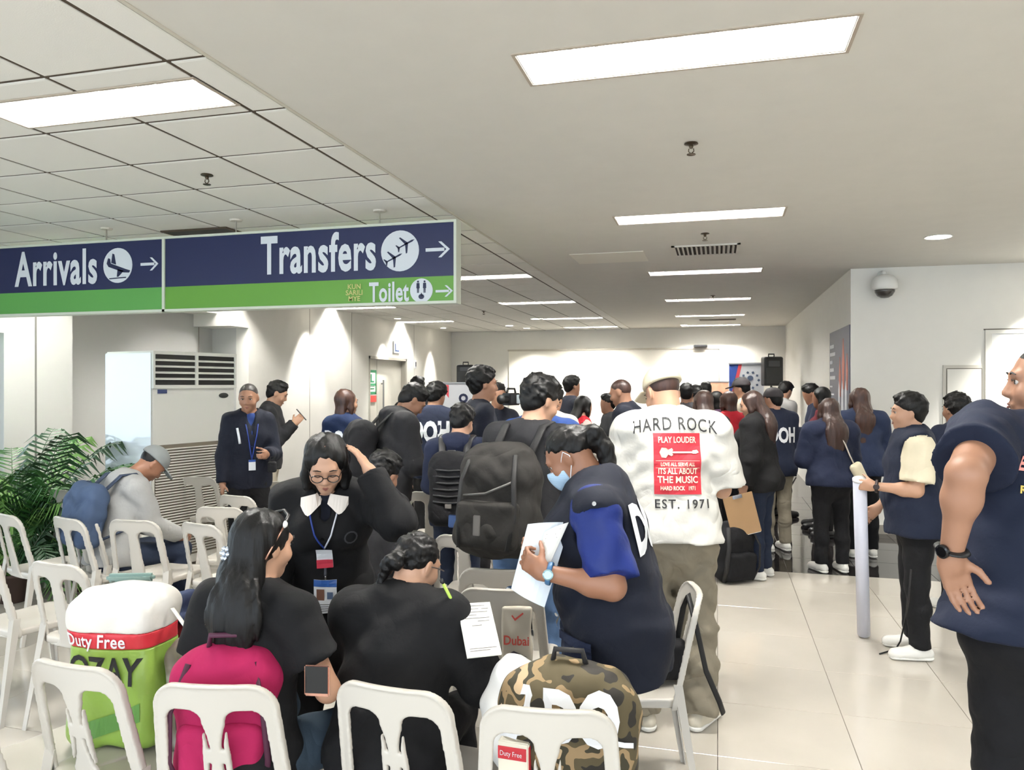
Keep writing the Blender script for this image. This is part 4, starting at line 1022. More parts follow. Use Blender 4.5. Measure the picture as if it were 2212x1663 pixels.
dcl = lambda v, f, m, name, off=.004, x=0, z=0: decal(name, [(a[0]+x, a[1]+z) for a in v], f, P.shirt, O(0), P.Tu@[1,0,0], P.Tu@[0,0,1], P.Tu@[0,1,0], m, P.root, off)
dcl(vv, ff, PR, 'print_panel')
for tx, sz, z, sx in (('PLAY LOUDER', .040, .052, .70), ('LOVE ALL SERVE ALL', .024, -.062, .72), ('ITS ALL ABOUT', .037, -.094, .72), ('THE MUSIC', .044, -.133, .86), ('HARD ROCK   1971', .026, -.172, .74)):
    v, f = text_arr(tx, sz, .0008, sx); dcl(v, f, PCR, 'lettering', .0075, .007, z)
gt = []; gf = []
for pl in ([(-.085,.0),(-.075,.022),(-.055,.020),(-.045,.012),(-.028,.020),(-.022,.010),(-.03,.0),(-.022,-.012),(-.030,-.018),(-.045,-.010),(-.055,-.026),(-.075,-.024)], [(-.03,.004),(.07,.004),(.07,-.004),(-.03,-.004)], [(.07,.009),(.092,.012),(.10,.0),(.086,-.006),(.07,-.006)]):
    gf.append(tuple(range(len(gt), len(gt)+len(pl)))); gt += pl
dcl(gt, gf, PCR, 'guitar_print', .0075, .008, -.005)
for a in ((-.103,.118,-.0455,-.044),(-.103,.118,-.0785,-.077)):
    v, f = grid2(a[0]+.008, a[1]-.008, a[2], a[3], 8, 1); dcl(v, f, PCR, 'print_rule', .0075, 0, 0)
back_text(P, 'EST. 1971', .058, PB, z=-.215, bold=.0008, sx=.95, space=1.2, x=.03)

# masked woman in vest
P = person('person in surgical mask, royal blue tee and navy utility vest holding white papers', 1196, 932, 2.72, face=-78, lod=0, f=True, g=1.30, ga=1.28, belly=.13, skin=1, hair='pony', head=(38,4,0), neckf=.02, lean=9, bust=.085,
    L=((.42,-.25,-1),(.02,1,.16),(-.25,.9,.45),(-1,-.1,.2),1.2), R=((.25,.05,-1),(-.25,1,.15),None,None,1.0),
    wear=[wd('tee_shirt', RB, sleeve='half', low=.06, infl=.012, loose=.016, sflare=.016, fold=.008), wd('vest', NVD, sleeve='none', low=.19, arm=.085, infl=.034, flare=.03, fold=.006, collar=.02)], pants=JM, gl=1.25, hthick=.006)
MW = P
s = P.s
hp = lambda x,y,z: P.hc + P.H @ np.array([x,y,z])*s
mk = mat('mask_blue',(170,198,222),.7,bump=.4,scale=3,stretch=(1,1,60),dist=.004)
ops = [U(ball(hp(0,.032,-.040), (.066*s*P.g**.25,.080*s,.060*s), P.H.astype(np.float32)), .01), U(cone(hp(0,.09,-.02), hp(0,.085,-.07), .028*s, .026*s), .03), I(half(hp(0,.035,-.04), P.H@[0,-1,-.05]), .004), I(half(hp(0,.1,-.006), P.H@[0,-.35,1]), .003), I(half(hp(0,.06,-.108), P.H@[0,-.2,-1]), .003)]
msk = sculpt('face_mask', ops, .004, mk, P.root)
for sg in (-1,1):
    MB().tube([hp(sg*.060,.045,-.02), hp(sg*.074,.012,.012), hp(sg*.086,-.008,.026), hp(sg*.086,-.022,.0), hp(sg*.078,-.006,-.03), hp(sg*.062,.038,-.075)], .0018, 6).build('ear_loop', PW, msk)
v, f = text_arr('DOH', .22, .012, .62)
decal('lettering', [(a[0], a[1]) for a in v], f, P.vest, P.chest+P.Tu@np.array([0,-.7,.0])*s, P.Tu@[1,0,0], P.Tu@[0,0,1], P.Tu@[0,1,0], PW, P.root, .004)
# vest details on her left side (towards the camera)
SD = P.Tu@[-1,0,0]
def side_patch(J, v, f, m, y, z, name, off=.004, ops=None):
    O_ = J.chest + np.array([-.6, y, z])*J.s
    return decal(name, v, f, ops or J.vest, O_, np.array([0,-1.,0]), np.array([0,0,1.]), np.array([1.,0,0]), m, J.root, off)
v, f = grid2(-.06,.06,-.07,.06,6,6); side_patch(P, v, f, cloth('vest_pocket',(36,44,68)), .08, -.42, 'pocket', .010)
v, f = grid2(-.06,.06,.035,.062,6,2); side_patch(P, v, f, cloth('vest_pocket',(36,44,68)), .08, -.42, 'pocket_flap', .018)
sn = mat('snap_metal',(196,200,206),.2,metal=.8)
for y, z in ((.08,-.385),(.175,-.37),(.16,-.30),(.165,-.13),(-.0,.15)):
    v = [(a,b) for a,b in ell2(0,0,.007,.007,10)]; side_patch(P, v, [tuple(range(10))], sn, y, z, 'snap', .022)
watch(P, 'L', mat('watch_blue',(70,110,150),.3), mat('watch_dial',(150,180,186),.15,metal=.4), side=np.array([-1,-.2,.1]), k=.02, sc=1.2)

# long-haired woman, seated, from behind
P = person('seated person with very long black hair, hair clip and black tee, seen from behind', 574, 1102, 2.42, face=14, lod=0, f=True, g=.94, ga=1.05, sw=.90, sit=True, hair='long', hlen=.50, tuck=True, head=(8,24,0), lean=6, skin=2,
    L=((.22,.05,-1),(-.1,1,-.3)), R=((.45,.10,-1),(-.65,1,-.25)),
    wear=[wd('tee_shirt', BK, sleeve='short', slen=.60, low=.07, loose=.014, sflare=.012, fold=.006, infl=.018)], pants=TB, gl=1.15, legR=((.45,1,-.02),(.05,-.1,-1)), legL=((.1,1,-.02),(.02,-.12,-1)), wsole=True, shoes=SHW, facial=True)
LH = P; s = P.s
hp = lambda x,y,z: Vector(P.hc + P.H @ np.array([x,y,z])*s)
MB().tube([hp(-.082,.01,.07), hp(-.045,.052,.105), hp(0,.066,.118), hp(.045,.052,.105), hp(.082,.01,.07)], .006, 8).build('sunglasses_frame', blackp, P.root, True)
MB().tube([hp(.084,.012,.075), hp(.092,-.03,.01), hp(.088,-.05,-.035)], .0035, 6).build('sunglasses_arm', mat('rose_gold',(200,150,130),.25,metal=.8), P.root, True)
MB().lathe([(.012,0),(.008,.006),(.001,.008)], 10, Matrix.Translation(hp(.088,.010,.080)) @ Matrix.Rotation(PI/2,4,'Y')).build('sunglasses_hinge', mat('white_plastic',(230,230,228),.4), P.root)
cl = MB()
for i in range(6):
    a = i*PI/3; q = hp(-.040+.018*math.cos(a), -.118, -.030+.018*math.sin(a)); cl.lathe([(.001,-.008),(.008,-.003),(.008,.003),(.001,.008)], 8, Matrix.Translation(q))
cl.lathe([(.001,-.010),(.009,0),(.001,.010)], 8, Matrix.Translation(hp(-.040,-.123,-.030)))
cl.build('hair_clip', mat('clip_silver',(200,210,224),.2,metal=.6), P.root, True)

# woman with low bun, seated, from behind
P = person('seated broad person with a low bun and black long-sleeved top writing on papers', 918, 1156, 2.58, face=16, lod=0, f=True, g=1.22, ga=1.4, sit=True, hair='bun', head=(26,26,0), lean=17, skin=2, hthick=.012,
    L=((.30,.30,-1),(-.3,1,-.1)), R=((.55,.20,-1),(-.62,.9,.45),(-.3,.9,.3),(-1,0,-.4),1.1),
    wear=[wd('long_sleeved_top', BK, sleeve='long', low=.08, loose=.014, infl=.024, fold=.007)], pants=BT, gl=1.25, shoes=True)
BN = P; s = P.s
for sg in (-1,1): MB().tube([hpt(P,sg*.078,.0,.004), hpt(P,sg*.074,.06,.010), hpt(P,sg*.058,.098,.010)], .0022, 6).build('spectacle_arm', mat('spec_frame',(80,70,66),.3), P.root)
v = wpos(P, P.wr['R']); print('bun hand', v)

# woman with glasses, hand on head
P = person('person in glasses and black jacket bowing the head with one hand in the hair', 703, 951, 2.80, face=174, lod=0, f=True, g=.98, ga=1.05, hair='bob', hlen=.20, head=(32,-6,0), neckf=.035, lean=10, skin=2, closed=True,
    L=((.46,.72,-.22),(-.50,-.30,.86),(-.55,-.15,.85),(-1,-.2,0),.25), R=((.2,.1,-1),(-.1,.6,-.7)),
    wear=[wd('blouse', NVD, sleeve='long', low=.10, infl=.010, fold=.003), wd('jacket', BK, sleeve='long', low=.16, infl=.026, loose=.012, vneck=True, zip=True, fold=.006)], pants=BT, hcol=0)
GW = P; s = P.s
clm = mat('collar_white',(222,214,206),.8)
for sg in (-1,1):
    v, f = blob2(.012, .088, 7, lambda x: (.105-.9*x+8*max(0,x-.05)**1.5, .135-.25*x)); chest_patch(P, [(sg*a, b) for a, b in v], f, clm, 0, .03, 'shirt_collar', P.shirt, .010)
gm = mat('glasses_black',(26,22,22),.3)
for sg in (-1,1):
    pts = [hpt(P, sg*.033+.024*math.cos(t), .102-.004*abs(math.cos(t)), -.002+.019*math.sin(t)) for t in np.linspace(0,2*PI,17)]
    MB().tube(pts, .0019, 6).build('glasses_rim', gm, P.root)
MB().tube([hpt(P,-.010,.103,.002), hpt(P,.010,.103,.002)], .0018, 6).build('glasses_bridge', gm, P.root)
for sg in (-1,1): MB().tube([hpt(P,sg*.057,.098,.004), hpt(P,sg*.078,.02,.006)], .0018, 6).build('glasses_arm', gm, P.root)
for sg in (-1,1): chest_line(P, [(sg*.055,.10),(sg*.035,.02),(0,-.055)], .0035, lanw if sg < 0 else lan, 'lanyard')
idcard(P, 0.0, -.10, .060, .080, (220,224,228), photo=False)
v, f = grid2(-.03,.03,-.04,-.005,3,2); chest_patch(P, v, f, mat('card_red',(206,60,80),.5), 0, -.10, 'card_red_print', None, .021)
chest_line(P, [(0,-.14),(0,-.185)], .006, mat('lanyard_grey',(70,72,80),.5), 'badge_reel')
chest_line(P, [(0,-.185),(0,-.205)], .0035, chrome, 'badge_clip')
idcard(P, 0.0, -.270, .086, .125, (44,92,168))
ring = MB().tube([tpt(P,0,0,0)]*1+[tpt(P,0,0,0)], .001, 4)
v = []; 
for t in range(12): v.append((.024*math.cos(t*PI/6), .024*math.sin(t*PI/6)))
for t in range(12): v.append((.018*math.cos(t*PI/6), .018*math.sin(t*PI/6)))
chest_patch(P, v, [(i,(i+1)%12,12+(i+1)%12,12+i) for i in range(12)], mat('emblem_grey',(52,52,56),.6), -.115, .0, 'jacket_emblem', None, .004)

# ================= middle distance
P = person('person in black tee and pale blue jeans carrying a huge dark backpack', 1180, 820, 3.85, face=24, lod=1, g=1.0, hair='short', head=(22,34,0), lean=5, skin=2, curly=1.4, hthick=.008,
    L=((.2,.25,-1),(-.2,1,.1)), R=((.2,.25,-1),(-.35,1,.0)), wear=[wd('tee_shirt', BK2, sleeve='half', low=.09, loose=.02, infl=.02)], pants=JN, pfold=.009)
BP = P
P = person('person holding a long white tube, navy vest over cream tee, black trousers', 1962, 853, 4.66, face=-72, lod=1, g=1.22, belly=.12, hair='short', head=(2,-4,0), skin=2, hthick=.008, curly=.7,
    L=((.12,.10,-1),(-.22,1,.06),None,(-1,0,0),1.3), R=((.15,.1,-1),(0,.6,-.7)),
    wear=[wd('tee_shirt', CR, sleeve='half', slen=.80, low=.04, infl=.012, loose=.02, sflare=.02), wd('vest', NV, sleeve='none', low=.13, infl=.030, flare=.02, collar=.025)], pants=BT, shoes=SHW, wsole=True, footL=12)
TP_ = P
watch(P, 'L', mat('bracelet',(40,26,26),.5), mat('bracelet',(40,26,26),.5), sc=1.25)
P = person('person with grey stubbled head in black jacket with white stripe standing by the air conditioner', 536, 829, 6.2, face=150, lod=1, g=.92, sw=.90, hair='buzz', hcol=3, head=(12,22,0), skin=0, lean=2,
    L=((.18,.15,-1),(-.50,1,.05),None,None,1.2), R=((.18,-.05,-1),(.1,.35,-1)),
    wear=[wd('blue_shirt', cloth('shirt_blue',(40,62,118)), sleeve='long', low=.08, infl=.008), wd('jacket', NVD, sleeve='long', low=.11, infl=.026, vneck=True, zip=True, collar=.02)], pants=BT)
chest_line(P, [(.115,.07),(.095,-.06)], .010, PW, 'white_stripe'); 
for sg in (-1,1): chest_line(P, [(sg*.05,.10),(0,-.20)], .005, lan, 'lanyard')
idcard(P, 0, -.24, .055, .085, photo=False)
AM = P
P = person('person in black jacket and beige trousers looking at a phone by the left wall', 608, 826, 7.5, face=78, lod=1, g=1.0, hair='short', head=(24,0,0), skin=2,
    L=((.1,.25,-1),(-.3,.75,.75),None,None,1.), R=((.1,.30,-1),(-.3,.75,.75),None,None,1.),
    wear=[wd('jacket', BK2, sleeve='long', low=.10, infl=.024, loose=.01)], pants=BG, shoes=SHW)
PH = P
P = person('person with auburn bob in navy jacket with white DOH letters, facing the left wall', 749, 842, 6.6, face=14, lod=1, f=True, g=.86, sw=.84, hair='bob', hlen=.17, hcol=2, head=(4,42,0), skin=2,
    wear=[wd('jacket', cloth('vest_blue',(18,34,66)), sleeve='long', low=.10, infl=.026, collar=.03)], R=((.15,.1,-1),(-.1,1,-.2)), pants=BT)
back_text(P, 'DOH', .20, PW, z=-.03, bold=.010, sx=.62)
v = [(a,b) for a,b in ell2(0,0,.03,.03,12)]
P = person('person in charcoal hoodie with bowed head and black backpack, holding a cup', 912, 838, 5.55, face=62, lod=1, g=1.1, hair='short', head=(42,8,0), lean=10, skin=0,
    L=((.1,.25,-1),(-.25,1,-.25)), R=((.1,.15,-1),(-.25,1,-.20),None,None,1.1), wear=[wd('hoodie', BK2, sleeve='long', low=.09, infl=.028, hood=True, loose=.012)], pants=JD, wsole=True)
HD = P
P = person('person with curly hair in navy jacket with large white DOH letters, behind the hoodie wearer', 948, 831, 6.9, face=4, lod=2, g=1.05, hair='short', curly=1.8, hthick=.01, head=(22,28,0),
    wear=[wd('jacket', NV, sleeve='long', low=.09, infl=.026)], pants=BT)
back_text(P, 'DOH', .24, PW, z=-.02, bold=.012, sx=.62)
P = person('person whose dark crop shows just above the bowed hoodie wearer', 902, 815, 8.2, face=10, lod=2, hair='short', wear=[wd('shirt', BK)], pants=BT)
P = person('tall person in dark navy polo with swept-back black hair looking to the right', 1043, 796, 5.7, face=72, lod=1, g=.98, hair='short', hthick=.012, head=(2,4,0), skin=0,
    L=((.05,.1,-1),(-.1,.8,-.6)), R=((.12,.05,-1),(.0,.9,-.6)), wear=[wd('polo_shirt', NVD, sleeve='long', low=.10, infl=.018, collar=.03)], pants=BT)
P = person('person facing this way behind a black video camera', 1076, 829, 7.2, face=150, lod=2, g=1.0, hair='short', head=(4,10,0), skin=0, L=((.2,.5,-.8),(-.4,1,.5)), R=((.2,.5,-.8),(-.4,1,.5)), wear=[wd('shirt', NVD)], pants=BT)
VC = P
P = person('young person in navy hooded jacket and jeans with a black ribbed backpack', 1004, 880, 5.05, face=6, lod=1, g=.94, hair='short', hthick=.008, curly=1.2, head=(26,18,0), lean=5, skin=2,
    L=((.2,.2,-1),(-.2,1,.0)), R=((.2,.2,-1),(-.3,1,.0)), wear=[wd('hooded_jacket', NV2, sleeve='long', low=.10, infl=.024, hood=True)], pants=JD, wsole=True)
YB_ = P
P = person('person in white and blue jacket hidden behind the huge backpack carrier', 1150, 836, 4.7, face=-20, lod=1, g=1.12, hair='short', head=(30,0,0), wear=[wd('jacket', cloth('blue_jacket',(44,74,140)), sleeve='long', low=.1, infl=.03)], pants=JD, L=((.5,.3,-1),(-.2,1,0)), R=((.3,.3,-1),(-.2,1,0)))
WB = P
P = person('person in plain white shirt glimpsed to the right of the huge backpack carrier', 1200, 838, 6.0, face=30, lod=2, g=1.15, hair='short', head=(30,0,0), wear=[wd('shirt', WT, sleeve='long', low=.1, infl=.02)], pants=JD, R=((.3,.2,-1),(-.2,1,0)))
P = person('person in dark vest with tousled black hair in front of the projection board', 1237, 814, 9.3, face=70, lod=2, hair='short', hthick=.008, head=(4,4,0), wear=[wd('vest_shirt', NVD)], pants=BT)
P = person('person with long black hair and red vest reaching out to the right', 1263, 856, 7.6, face=70, lod=2, f=True, hair='long', hlen=.32, head=(8,0,0), skin=2, R=((.1,.6,-.8),(-.1,1,-.1)), L=((.1,.6,-.8),(-.1,1,-.1)),
    wear=[wd('pale_shirt', cloth('pale_pink',(206,190,184)), sleeve='long', low=.04, infl=.010), wd('vest', RD, sleeve='none', low=.08, infl=.022)], pants=BT)
P = person('person with thinning hair in black jacket holding something in front, facing left', 1333, 821, 6.7, face=-66, lod=1, g=1.08, hair='buzz', hcol=1, head=(20,0,0), skin=0, L=((.1,.2,-1),(-.2,1,.0)), R=((.1,.2,-1),(-.2,1,.05)),
    wear=[wd('jacket', NVD, sleeve='long', low=.1, infl=.026)], pants=BT)
P = person('person in grey checked shirt half hidden behind the black jacket near the board', 1312, 852, 8.6, face=-100, lod=2, hair='short', wear=[wd('shirt', CH)], pants=BT)
P = person('person with black hair in dark top just right of the cream cap', 1482, 829, 8.8, face=10, lod=2, hair='short', wear=[wd('shirt', CH)], pants=BT)
P = person('person whose narrow dark head shows second to the right of the cream cap', 1503, 833, 9.8, face=-20, lod=2, hair='short', wear=[wd('shirt', BK)], pants=BT)
P = person('person with short black hair before the orange banner', 1524, 826, 10.4, face=0, lod=2, hair='short', wear=[wd('shirt', GY)], pants=BT)
P = person('person with straight dark brown hair and black top, right of the cream cap', 1519, 844, 7.2, face=-4, lod=2, f=True, g=1.1, hair='long', hlen=.26, hcol=1, wear=[wd('jacket', BK2, sleeve='long', low=.1, infl=.02)], pants=BT)
back_text(P, 'DOH', .13, PW, z=-.13, bold=.004, sx=.8)
P = person('person in blue head cover between the brown-haired people', 1548, 846, 9.2, face=20, lod=2, hair='bob', hcol=0, f=True, wear=[wd('jacket', cloth('plum',(60,40,64)), sleeve='long')], pants=BT)
CB = P
P = person('person in bright red vest with light brown hair beside the black hoodie wearer', 1572, 846, 8.1, face=-30, lod=2, f=True, hair='bob', hlen=.22, hcol=2, skin=2, wear=[wd('vest', RD, sleeve='long', low=.1, infl=.02)], pants=BT)
P = person('person in dark peaked cap and beige top in front of the logo banner', 1598, 818, 9.0, face=-60, lod=2, hair='short', skin=2, head=(10,0,0), wear=[wd('shirt', BG)], pants=BT)
cap(P, mat('cap_dark',(44,40,42),.8))
P = person('person with long wavy brown hair and black hoodie holding a clipboard, white sneakers', 1617, 847, 6.55, face=-52, lod=1, f=True, g=1.08, hair='long', hlen=.40, hwide=1.15, hcol=1, head=(16,-20,0), skin=2, lean=4,
    L=((.12,-.05,-1),(.05,.25,-1),None,None,1.1), R=((.1,.2,-1),(-.3,1,0)), wear=[wd('hoodie', BK, sleeve='long', low=.13, infl=.036, loose=.02)], pants=JD, shoes=SHW, wsole=True)
CG = P
P = person('person in dark cap and navy vest with white DOH letters behind the clipboard holder', 1668, 840, 7.6, face=-14, lod=2, g=1.05, hair='short', head=(6,-30,0), wear=[wd('vest', NV, sleeve='long', low=.14, infl=.026)], pants=KH, shoes=SHW, wsole=True)
cap(P, mat('cap_dark',(44,40,42))); back_text(P, 'DOH', .20, PW, z=-.06, bold=.008, sx=.7); DV = P
P = person('person in grey shirt bending over in the corner group by the right wall', 1703, 828, 9.6, face=60, lod=2, hair='short', head=(34,0,0), skin=2, wear=[wd('shirt', GY)], pants=BT)
P = person('person in navy top writing on a white pad in the corner group', 1744, 831, 8.8, face=-72, lod=2, hair='short', head=(22,0,0), skin=0, L=((.1,.4,-1),(-.2,1,.1)), R=((.1,.4,-1),(-.2,1,.1)), wear=[wd('shirt', NV)], pants=BT)
WP = P
P = person('person in deep red shirt at the right of the corner group', 1771, 837, 8.3, face=-74, lod=2, hair='bob', hlen=.14, head=(8,0,0), skin=1, f=True, L=((.1,.4,-1),(-.1,1,-.1)), R=((.1,.4,-1),(-.2,1,-.1)), wear=[wd('shirt', MR)], pants=BT)
P = person('person with straight auburn hair, navy sweatshirt and cream sling bag, seen from behind', 1790, 861, 6.75, face=-6, lod=1, f=True, g=1.16, hair='long', hlen=.21, hwide=1.15, hend=.085, hcol=1, head=(2,0,0),
    wear=[wd('sweatshirt', NV2, sleeve='long', low=.08, infl=.034, loose=.02)], pants=BT, shoes=SHW, wsole=True, L=((.2,.2,-1),(-.4,1,.2)), R=((.2,.2,-1),(-.4,1,.1)), legR=((.06,.03,-1),(-.02,-.10,-1)))
SB = P
P = person('person with long two-tone brown hair and navy denim jacket beside the sling bag wearer', 1856, 839, 7.35, face=6, lod=1, f=True, g=1.10, hair='long', hlen=.36, hcol=2, head=(4,-8,0),
    wear=[wd('denim_jacket', DN, sleeve='long', low=.10, infl=.03, loose=.014)], pants=BT, shoes=SHW, wsole=True, L=((.2,.2,-1),(-.4,1,.2)), R=((.25,.2,-1),(-.4,1,.1)))
P = person('person with tousled black hair behind the raised elbow at the right', 2064, 853, 5.6, face=-12, lod=1, hair='short', hthick=.008, curly=1.3, g=1.1, wear=[wd('polo_shirt', NV, sleeve='half', low=.1, infl=.02, collar=.02)], pants=BT, shoes=SHW, wsole=True)
BH = P
# seated in the rows
P = person('seated person in grey cap and light grey sweater bent forward under a blue backpack', 356, 977, 5.3, face=36, lod=1, sit=True, g=1.05, hair='buzz', head=(52,16,0), neckf=.06, lean=12, skin=1,
    L=((.1,.4,-1),(-.2,1,-.5)), R=((.1,.35,-1),(-.2,1,-.5)), wear=[wd('sweater', GY, sleeve='long', low=.08, infl=.022, loose=.012)], pants=JD, wsole=True)
cap(P, mat('cap_grey',(128,132,132),.85,bump=.2,scale=200,dist=.001)); BM = P
P = person('seated person in black hooded jacket, behind the bowed glasses wearer', 842, 985, 4.4, face=36, lod=1, sit=True, g=1.1, hair='short', hthick=.010, curly=1.3, head=(34,-10,0), lean=16,
    wear=[wd('hooded_jacket', BK2, sleeve='long', low=.08, infl=.030, hood=True, loose=.014)], pants=JD)
SJ = P
print('TRIS people', TRI[0])
# ---------------------------------------------------------------- white plastic chairs
pl = mat('chair_plastic', (192,187,178), .32, bump=.02, scale=30, spec=.45)
plg = mat('chair_plastic_grey', (176,168,156), .35, bump=.02, scale=30)
def chair_parts(h):
    def back(P):
        x, y, z = P[...,0], P[...,1], P[...,2]
        hh = z-.42; yb = -.205-.085*(hh/.40)+.85*x*x; dy = np.abs(y-yb)
        wd_ = .205-.030*np.clip(hh/.40, 0, 1)
        qx = np.abs(x)-(wd_-.075); qz = np.abs(hh-.17)-(.232-.075)
        o2 = np.sqrt(np.maximum(qx,0)**2+np.maximum(qz,0)**2)+np.minimum(np.maximum(qx,qz),0)-.075
        o2 = np.maximum(o2, -(hh+.02))
        sp = .050-.018*np.clip(hh/.3,0,1); so = wd_-.040
        cx = (sp+so)/2; hw = (so-sp)/2
        r = np.minimum(hw*.8, .038); ax = np.abs(np.abs(x)-cx)-(hw-r); az = np.abs(hh-.160)-(.165-r)
        hole = np.sqrt(np.maximum(ax,0)**2+np.maximum(az,0)**2)+np.minimum(np.maximum(ax,az),0)-r
        d2 = np.maximum(o2, -hole)
        if h < .0055:
            for zc, sgn in ((.255,1),(.115,-1)):
                xx = .020+.9*((hh-zc)*sgn+.055)**2*3*.9
                sl = np.maximum(np.abs(np.abs(x)-xx)-.0042, np.abs(hh-zc)-.048); d2 = np.maximum(d2, -sl)
        th = .0080+.006*np.clip(1-np.abs(o2+.004)/.008, 0, 1)
        e0, e1 = d2+.003, dy-(th-.003)
        return (np.sqrt(np.maximum(e0,0)**2+np.maximum(e1,0)**2)+np.minimum(np.maximum(e0,e1),0)-.003).astype(np.float32)
    b = np_mesh('backrest', *nets([U(('f', back, (np.array([-.22,-.31,.40]), np.array([.22,-.14,.83]))), 0)], h))
    def seat(P):
        x, y, z = P[...,0], P[...,1], P[...,2]
        w_ = .185+.02*np.clip((y+.2)/.42,0,1)
        qx = np.abs(x)-(w_-.05); qy = np.abs(y-.01)-(.215-.05)
        o2 = np.sqrt(np.maximum(qx,0)**2+np.maximum(qy,0)**2)+np.minimum(np.maximum(qx,qy),0)-.05
        zt_ = .44-.014*np.exp(-((x/.12)**2+((y-.0)/.14)**2)) - .12*np.clip(y-.16,0,1)**1.2
        top = np.abs(z-zt_+.006)-.007; skirt = np.maximum(np.abs(o2+.006)-.006, np.abs(z-(zt_-.018))-.018)
        return np.minimum(np.maximum(o2, top), skirt).astype(np.float32)*.8
    s = np_mesh('seat', *nets([U(('f', seat, (np.array([-.21,-.21,.39]), np.array([.21,.23,.45]))), 0)], h*1.15))
    return b, s
def leg_mesh(x0, y0, x1, y1, z1):
    mb = MB(); n = 6; ri = []
    sx, sy = (1 if x0 > 0 else -1), (1 if y0 > 0 else -1)
    for i in range(n+1):
        t = i/n; x = x0+(x1-x0)*t; y = y0+(y1-y0)*t; z = z1*(1-t); w = .034-.014*t; th = .005
        L = [(0,0),(-w*1.25,0),(-w*1.25,-th),(-th,-th),(-th,-w),(0,-w)]
        ri.append([(x+sx*a, y+sy*b, z) for a, b in L])
    vs = [p for r in ri for p in r]; fs = []
    for i in range(n):
        for k in range(6): fs.append((i*6+k, i*6+(k+1)%6, (i+1)*6+(k+1)%6, (i+1)*6+k))
    fs += [(0,1,2,3,4,5), tuple(n*6+k for k in range(6))]
    m = mb.add(vs, fs).mesh('leg'); return m
LEGS = [leg_mesh(.205,.20,.225,.245,.425), leg_mesh(-.205,.20,-.225,.245,.425), leg_mesh(.200,-.20,.225,-.275,.50), leg_mesh(-.200,-.20,-.225,-.275,.50)]
for m in LEGS: m.materials.append(pl)
CP = {0: chair_parts(.005), 1: chair_parts(.0072)}
for v in CP.values():
    for m in v: m.materials.append(pl)
def chair_root(label, loc, rot, lod=1, m=None, zrot=0):
    r = empty('plastic_chair', loc, rot, label, 'chair', 'white plastic chairs')
    for me, nm in ((CP[lod][0],'backrest'),(CP[lod][1],'seat')):
        o = bpy.data.objects.new(nm, me); COL.objects.link(o); o.parent = r
    for me in LEGS:
        o = bpy.data.objects.new('leg', me); COL.objects.link(o); o.parent = r
    return r
def chair(label, px, py, rot=0, lod=1, t=None):   # px, py: middle of the back's upper edge as seen; rot: turn to the right of the camera's direction
    t = t or (CZ-.822)*1640/(py-831.5); a = YAW-R(rot)
    p = W(px, py, t); q = rz(a) @ np.array([0,-.29,0])
    r = chair_root(label, (p.x-q[0], p.y-q[1], 0), a, lod); r['t'] = t; return r
cA = chair('white plastic chair holding the lime green shopping bag', 142, 1434, 20, 0)
cB = chair('white plastic chair in the front with a pink backpack on its seat', 452, 1480, 4, 0)
cC = chair('white plastic chair in the front row under the seated person with the bun', 835, 1492, 20, 0, t=2.08)
cD = chair('white plastic chair holding the camouflage bag and a red and white box', 1180, 1532, 8, 0)
cE = chair('greyish plastic chair with a clear printed pouch on its back, beside the papers', 1078, 1272, 8, 0)
chair('white plastic chair in front of the navy backpack wearer, behind the bun', 1000, 1156, 12)
chair('white plastic chair partly hidden by the black jacket of the glasses wearer', 800, 1150, 28)
chair('white plastic chair under the standing man by the air conditioner, facing away', 505, 1070, 26)
chair('white plastic chair to the right of the seated person with blue backpack', 425, 1130, 30)
chair('white plastic chair directly behind the blue backpack', 282, 1123, 12)
chair('white plastic chair with empty seat left of the blue backpack, second row from plants', 138, 1118, 32)
chair('white plastic chair nearest the palm fronds with empty seat', 122, 1056, 32)
chair('white plastic chair half hidden by the blue backpack, in the row beside the plants', 236, 1062, 22)
chair('white plastic chair at the left edge below the palms, rounded back and empty seat', 5, 1110, 34)
chair('white plastic chair at the left edge, its back out of the picture and seat showing', -60, 1195, 30)
chair('white plastic chair behind the white top of the lime shopping bag', 112, 1216, 22)
chair('white plastic chair at the lower left corner, only its seat in view', -130, 1440, 35)
chair('white plastic chair far back before the lower grille of the air conditioner', 425, 1030, 10)
chair('white plastic chair behind the standing man with white stripe jacket', 590, 1040, -20)
chair('white plastic chair seen between the hooded jacket and the navy backpack wearer', 925, 1062, 8)
chair('white plastic chair seen behind the leaning seated person in grey', 470, 1095, 8)
chair('white plastic chair tucked before the far row near the auburn bob', 690, 1078, 10)
p = W(1352, 1500, 3.12)
chair_root('white plastic chair turned sideways behind the masked person, black bag on it', (p.x, p.y, 0), YAW+R(86), 0)
for me in [CP[0][0]]: pass
def chair_for(J, label):
    q = rz(J.rot) @ np.array([0,.06,0]); return chair_root(label, (J.loc[0]+J.pel[0]+q[0], J.loc[1]+q[1], 0), J.rot, 1)
chair_for(BM, 'white plastic chair under the seated person in grey cap')
chair_for(SJ, 'white plastic chair under the seated person in hooded jacket')

